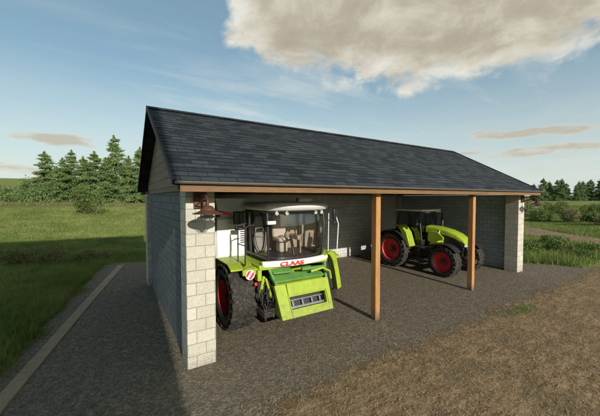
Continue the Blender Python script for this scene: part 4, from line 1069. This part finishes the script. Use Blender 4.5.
ep = [(10, 29), (15, 27.6), (19.5, 26), (24, 24.3), (32, 23.2), (42, 21.2), (50, 19.2), (58, 19.0), (66, 19.2), (77, 20.0), (90, 23), (100, 32)]
pts = [((a-10)/90, e/45) for a, e in ep]
cp.points[0].location = pts[0]; cp.points[1].location = pts[-1]
for q in pts[1:-1]: cp.points.new(*q)
edge.mapping.update()
big = math_(nt, 'DIVIDE', math_(nt, 'SUBTRACT', el, math_(nt, 'MULTIPLY', edge.outputs[0], 45.0)), 6.0)
big = math_(nt, 'MINIMUM', big, math_(nt, 'DIVIDE', math_(nt, 'SUBTRACT', 62.0, el), 12.0))
big = math_(nt, 'MINIMUM', big, math_(nt, 'DIVIDE', math_(nt, 'SUBTRACT', az, 19.0), 5.0))
big = math_(nt, 'MINIMUM', big, 1.2)
nP = noise_tex(nt, 8.5, 9, .58, dirv, .15)
d = math_(nt, 'ADD', math_(nt, 'ADD', big, math_(nt, 'MULTIPLY', math_(nt, 'SUBTRACT', nA, .5), 1.1)), math_(nt, 'MULTIPLY', math_(nt, 'SUBTRACT', nP, .45), 2.2))
dens_big = N(nt, 'ShaderNodeMapRange', interpolation_type='SMOOTHSTEP'); nt.links.new(d, dens_big.inputs[0]); dens_big.inputs[1].default_value = -.02; dens_big.inputs[2].default_value = .55
# small low clouds
sm = None
for a0, e0, ra, re, ti in ((-6.5, 8.4, 5.5, 1.0, 0), (-12, 4.2, 5.0, 1.0, 0), (69, 9.8, 8.5, .9, -.05), (71, 6.9, 9, 1.0, .02), (60, 7.2, 6, .5, .05), (-150, 12, 30, 3, 0), (150, 14, 25, 4, 0), (-80, 10, 30, 2.5, 0)):
    b_ = blob(a0, e0, ra, re, ti); sm = b_ if sm is None else math_(nt, 'MAXIMUM', sm, b_)
mps = N(nt, 'ShaderNodeMapping'); nt.links.new(dirv, mps.inputs[0]); mps.inputs['Scale'].default_value = (1, 1, 4)
nS = noise_tex(nt, 7, 7, .62, mps.outputs[0], .2)
d2_ = math_(nt, 'ADD', sm, math_(nt, 'MULTIPLY', math_(nt, 'SUBTRACT', nS, .5), 5.0))
dens_s = N(nt, 'ShaderNodeMapRange', interpolation_type='SMOOTHSTEP'); nt.links.new(d2_, dens_s.inputs[0]); dens_s.inputs[1].default_value = .0; dens_s.inputs[2].default_value = .8; dens_s.inputs[4].default_value = .8
# thin wisps and pale horizon layer
wisp = N(nt, 'ShaderNodeMapRange', interpolation_type='SMOOTHSTEP'); nt.links.new(nW, wisp.inputs[0]); wisp.inputs[1].default_value = .44; wisp.inputs[2].default_value = .70; wisp.inputs[4].default_value = .95
hz_ = N(nt, 'ShaderNodeMapRange'); nt.links.new(el, hz_.inputs[0]); hz_.inputs[1].default_value = 0; hz_.inputs[2].default_value = 21; hz_.inputs[3].default_value = .9; hz_.inputs[4].default_value = 0
hzn = math_(nt, 'MULTIPLY', hz_.outputs[0], math_(nt, 'ADD', .55, math_(nt, 'MULTIPLY', nS, .8)), clamp=True)
wk_ = N(nt, 'ShaderNodeMapRange'); nt.links.new(el, wk_.inputs[0]); wk_.inputs[1].default_value = 7; wk_.inputs[2].default_value = 30; wk_.inputs[3].default_value = 1.0; wk_.inputs[4].default_value = .22
nW2 = noise_tex(nt, 2.6, 8, .6, cv.outputs[0], .4)
wsp = math_(nt, 'MULTIPLY', math_(nt, 'MULTIPLY', wisp.outputs[0], wk_.outputs[0]), math_(nt, 'ADD', .25, math_(nt, 'MULTIPLY', nW2, 1.3)), clamp=True)
thin = math_(nt, 'MAXIMUM', wsp, hzn)
nt.links.new(mix(nt, mix(nt, sky.outputs[0], (.95, 1.06, .92), 1.0, 'MULTIPLY'), (2.7, 4.0, 4.8), .32), bg1.inputs[0])
bgw = N(nt, 'ShaderNodeBackground'); bgw.inputs[0].default_value = (.56, .59, .56, 1)
m1 = N(nt, 'ShaderNodeMixShader'); nt.links.new(thin, m1.inputs[0]); nt.links.new(bg1.outputs[0], m1.inputs[1]); nt.links.new(bgw.outputs[0], m1.inputs[2])
# cloud colour: brighter thin rims, beige underside with streaks
lum = math_(nt, 'ADD', math_(nt, 'MULTIPLY', d, .42), math_(nt, 'MULTIPLY', math_(nt, 'SUBTRACT', .5, nW2), 2.0))
colb = ramp(nt, [(.0, (.60, .59, .53)), (.25, (.50, .475, .40)), (.55, (.37, .335, .265)), (1.0, (.29, .26, .205))], lum)
bgc = N(nt, 'ShaderNodeBackground'); nt.links.new(colb, bgc.inputs[0])
m2 = N(nt, 'ShaderNodeMixShader'); nt.links.new(dens_big.outputs[0], m2.inputs[0]); nt.links.new(m1.outputs[0], m2.inputs[1]); nt.links.new(bgc.outputs[0], m2.inputs[2])
bgs = N(nt, 'ShaderNodeBackground'); nt.links.new(ramp(nt, [(0, (.56, .55, .50)), (.45, (.50, .47, .39)), (1.0, (.40, .365, .29))], d2_), bgs.inputs[0])
m3 = N(nt, 'ShaderNodeMixShader'); nt.links.new(dens_s.outputs[0], m3.inputs[0]); nt.links.new(m2.outputs[0], m3.inputs[1]); nt.links.new(bgs.outputs[0], m3.inputs[2])
nt.links.new(m3.outputs[0], out.inputs[0])

# ------------------------------------------------------------------ sun
sd_ = bpy.data.lights.new('sun', 'SUN'); sd_.energy = 3.8; sd_.angle = R(.5); sd_.color = (1.0, .93, .82)
so = bpy.data.objects.new('sun', sd_); COL.objects.link(so); so.location = (0, -20, 30)
dv = Vector((SX, 1, 0)).normalized()*math.cos(R(SUN_EL))+Vector((0, 0, -math.sin(R(SUN_EL))))
so.rotation_euler = dv.to_track_quat('-Z', 'Y').to_euler()

# ------------------------------------------------------------------ camera
cd = bpy.data.cameras.new('camera'); cam = bpy.data.objects.new('camera', cd); COL.objects.link(cam); scene.camera = cam
cd.sensor_width = 36; cd.sensor_fit = 'HORIZONTAL'; cd.lens = 36*297.3/600; cd.clip_end = 4000; cd.clip_start = .05
cam.location = (-1.376, -6.921, 3.9)
cam.rotation_euler = (R(90-1.986), 0, R(-32.31))
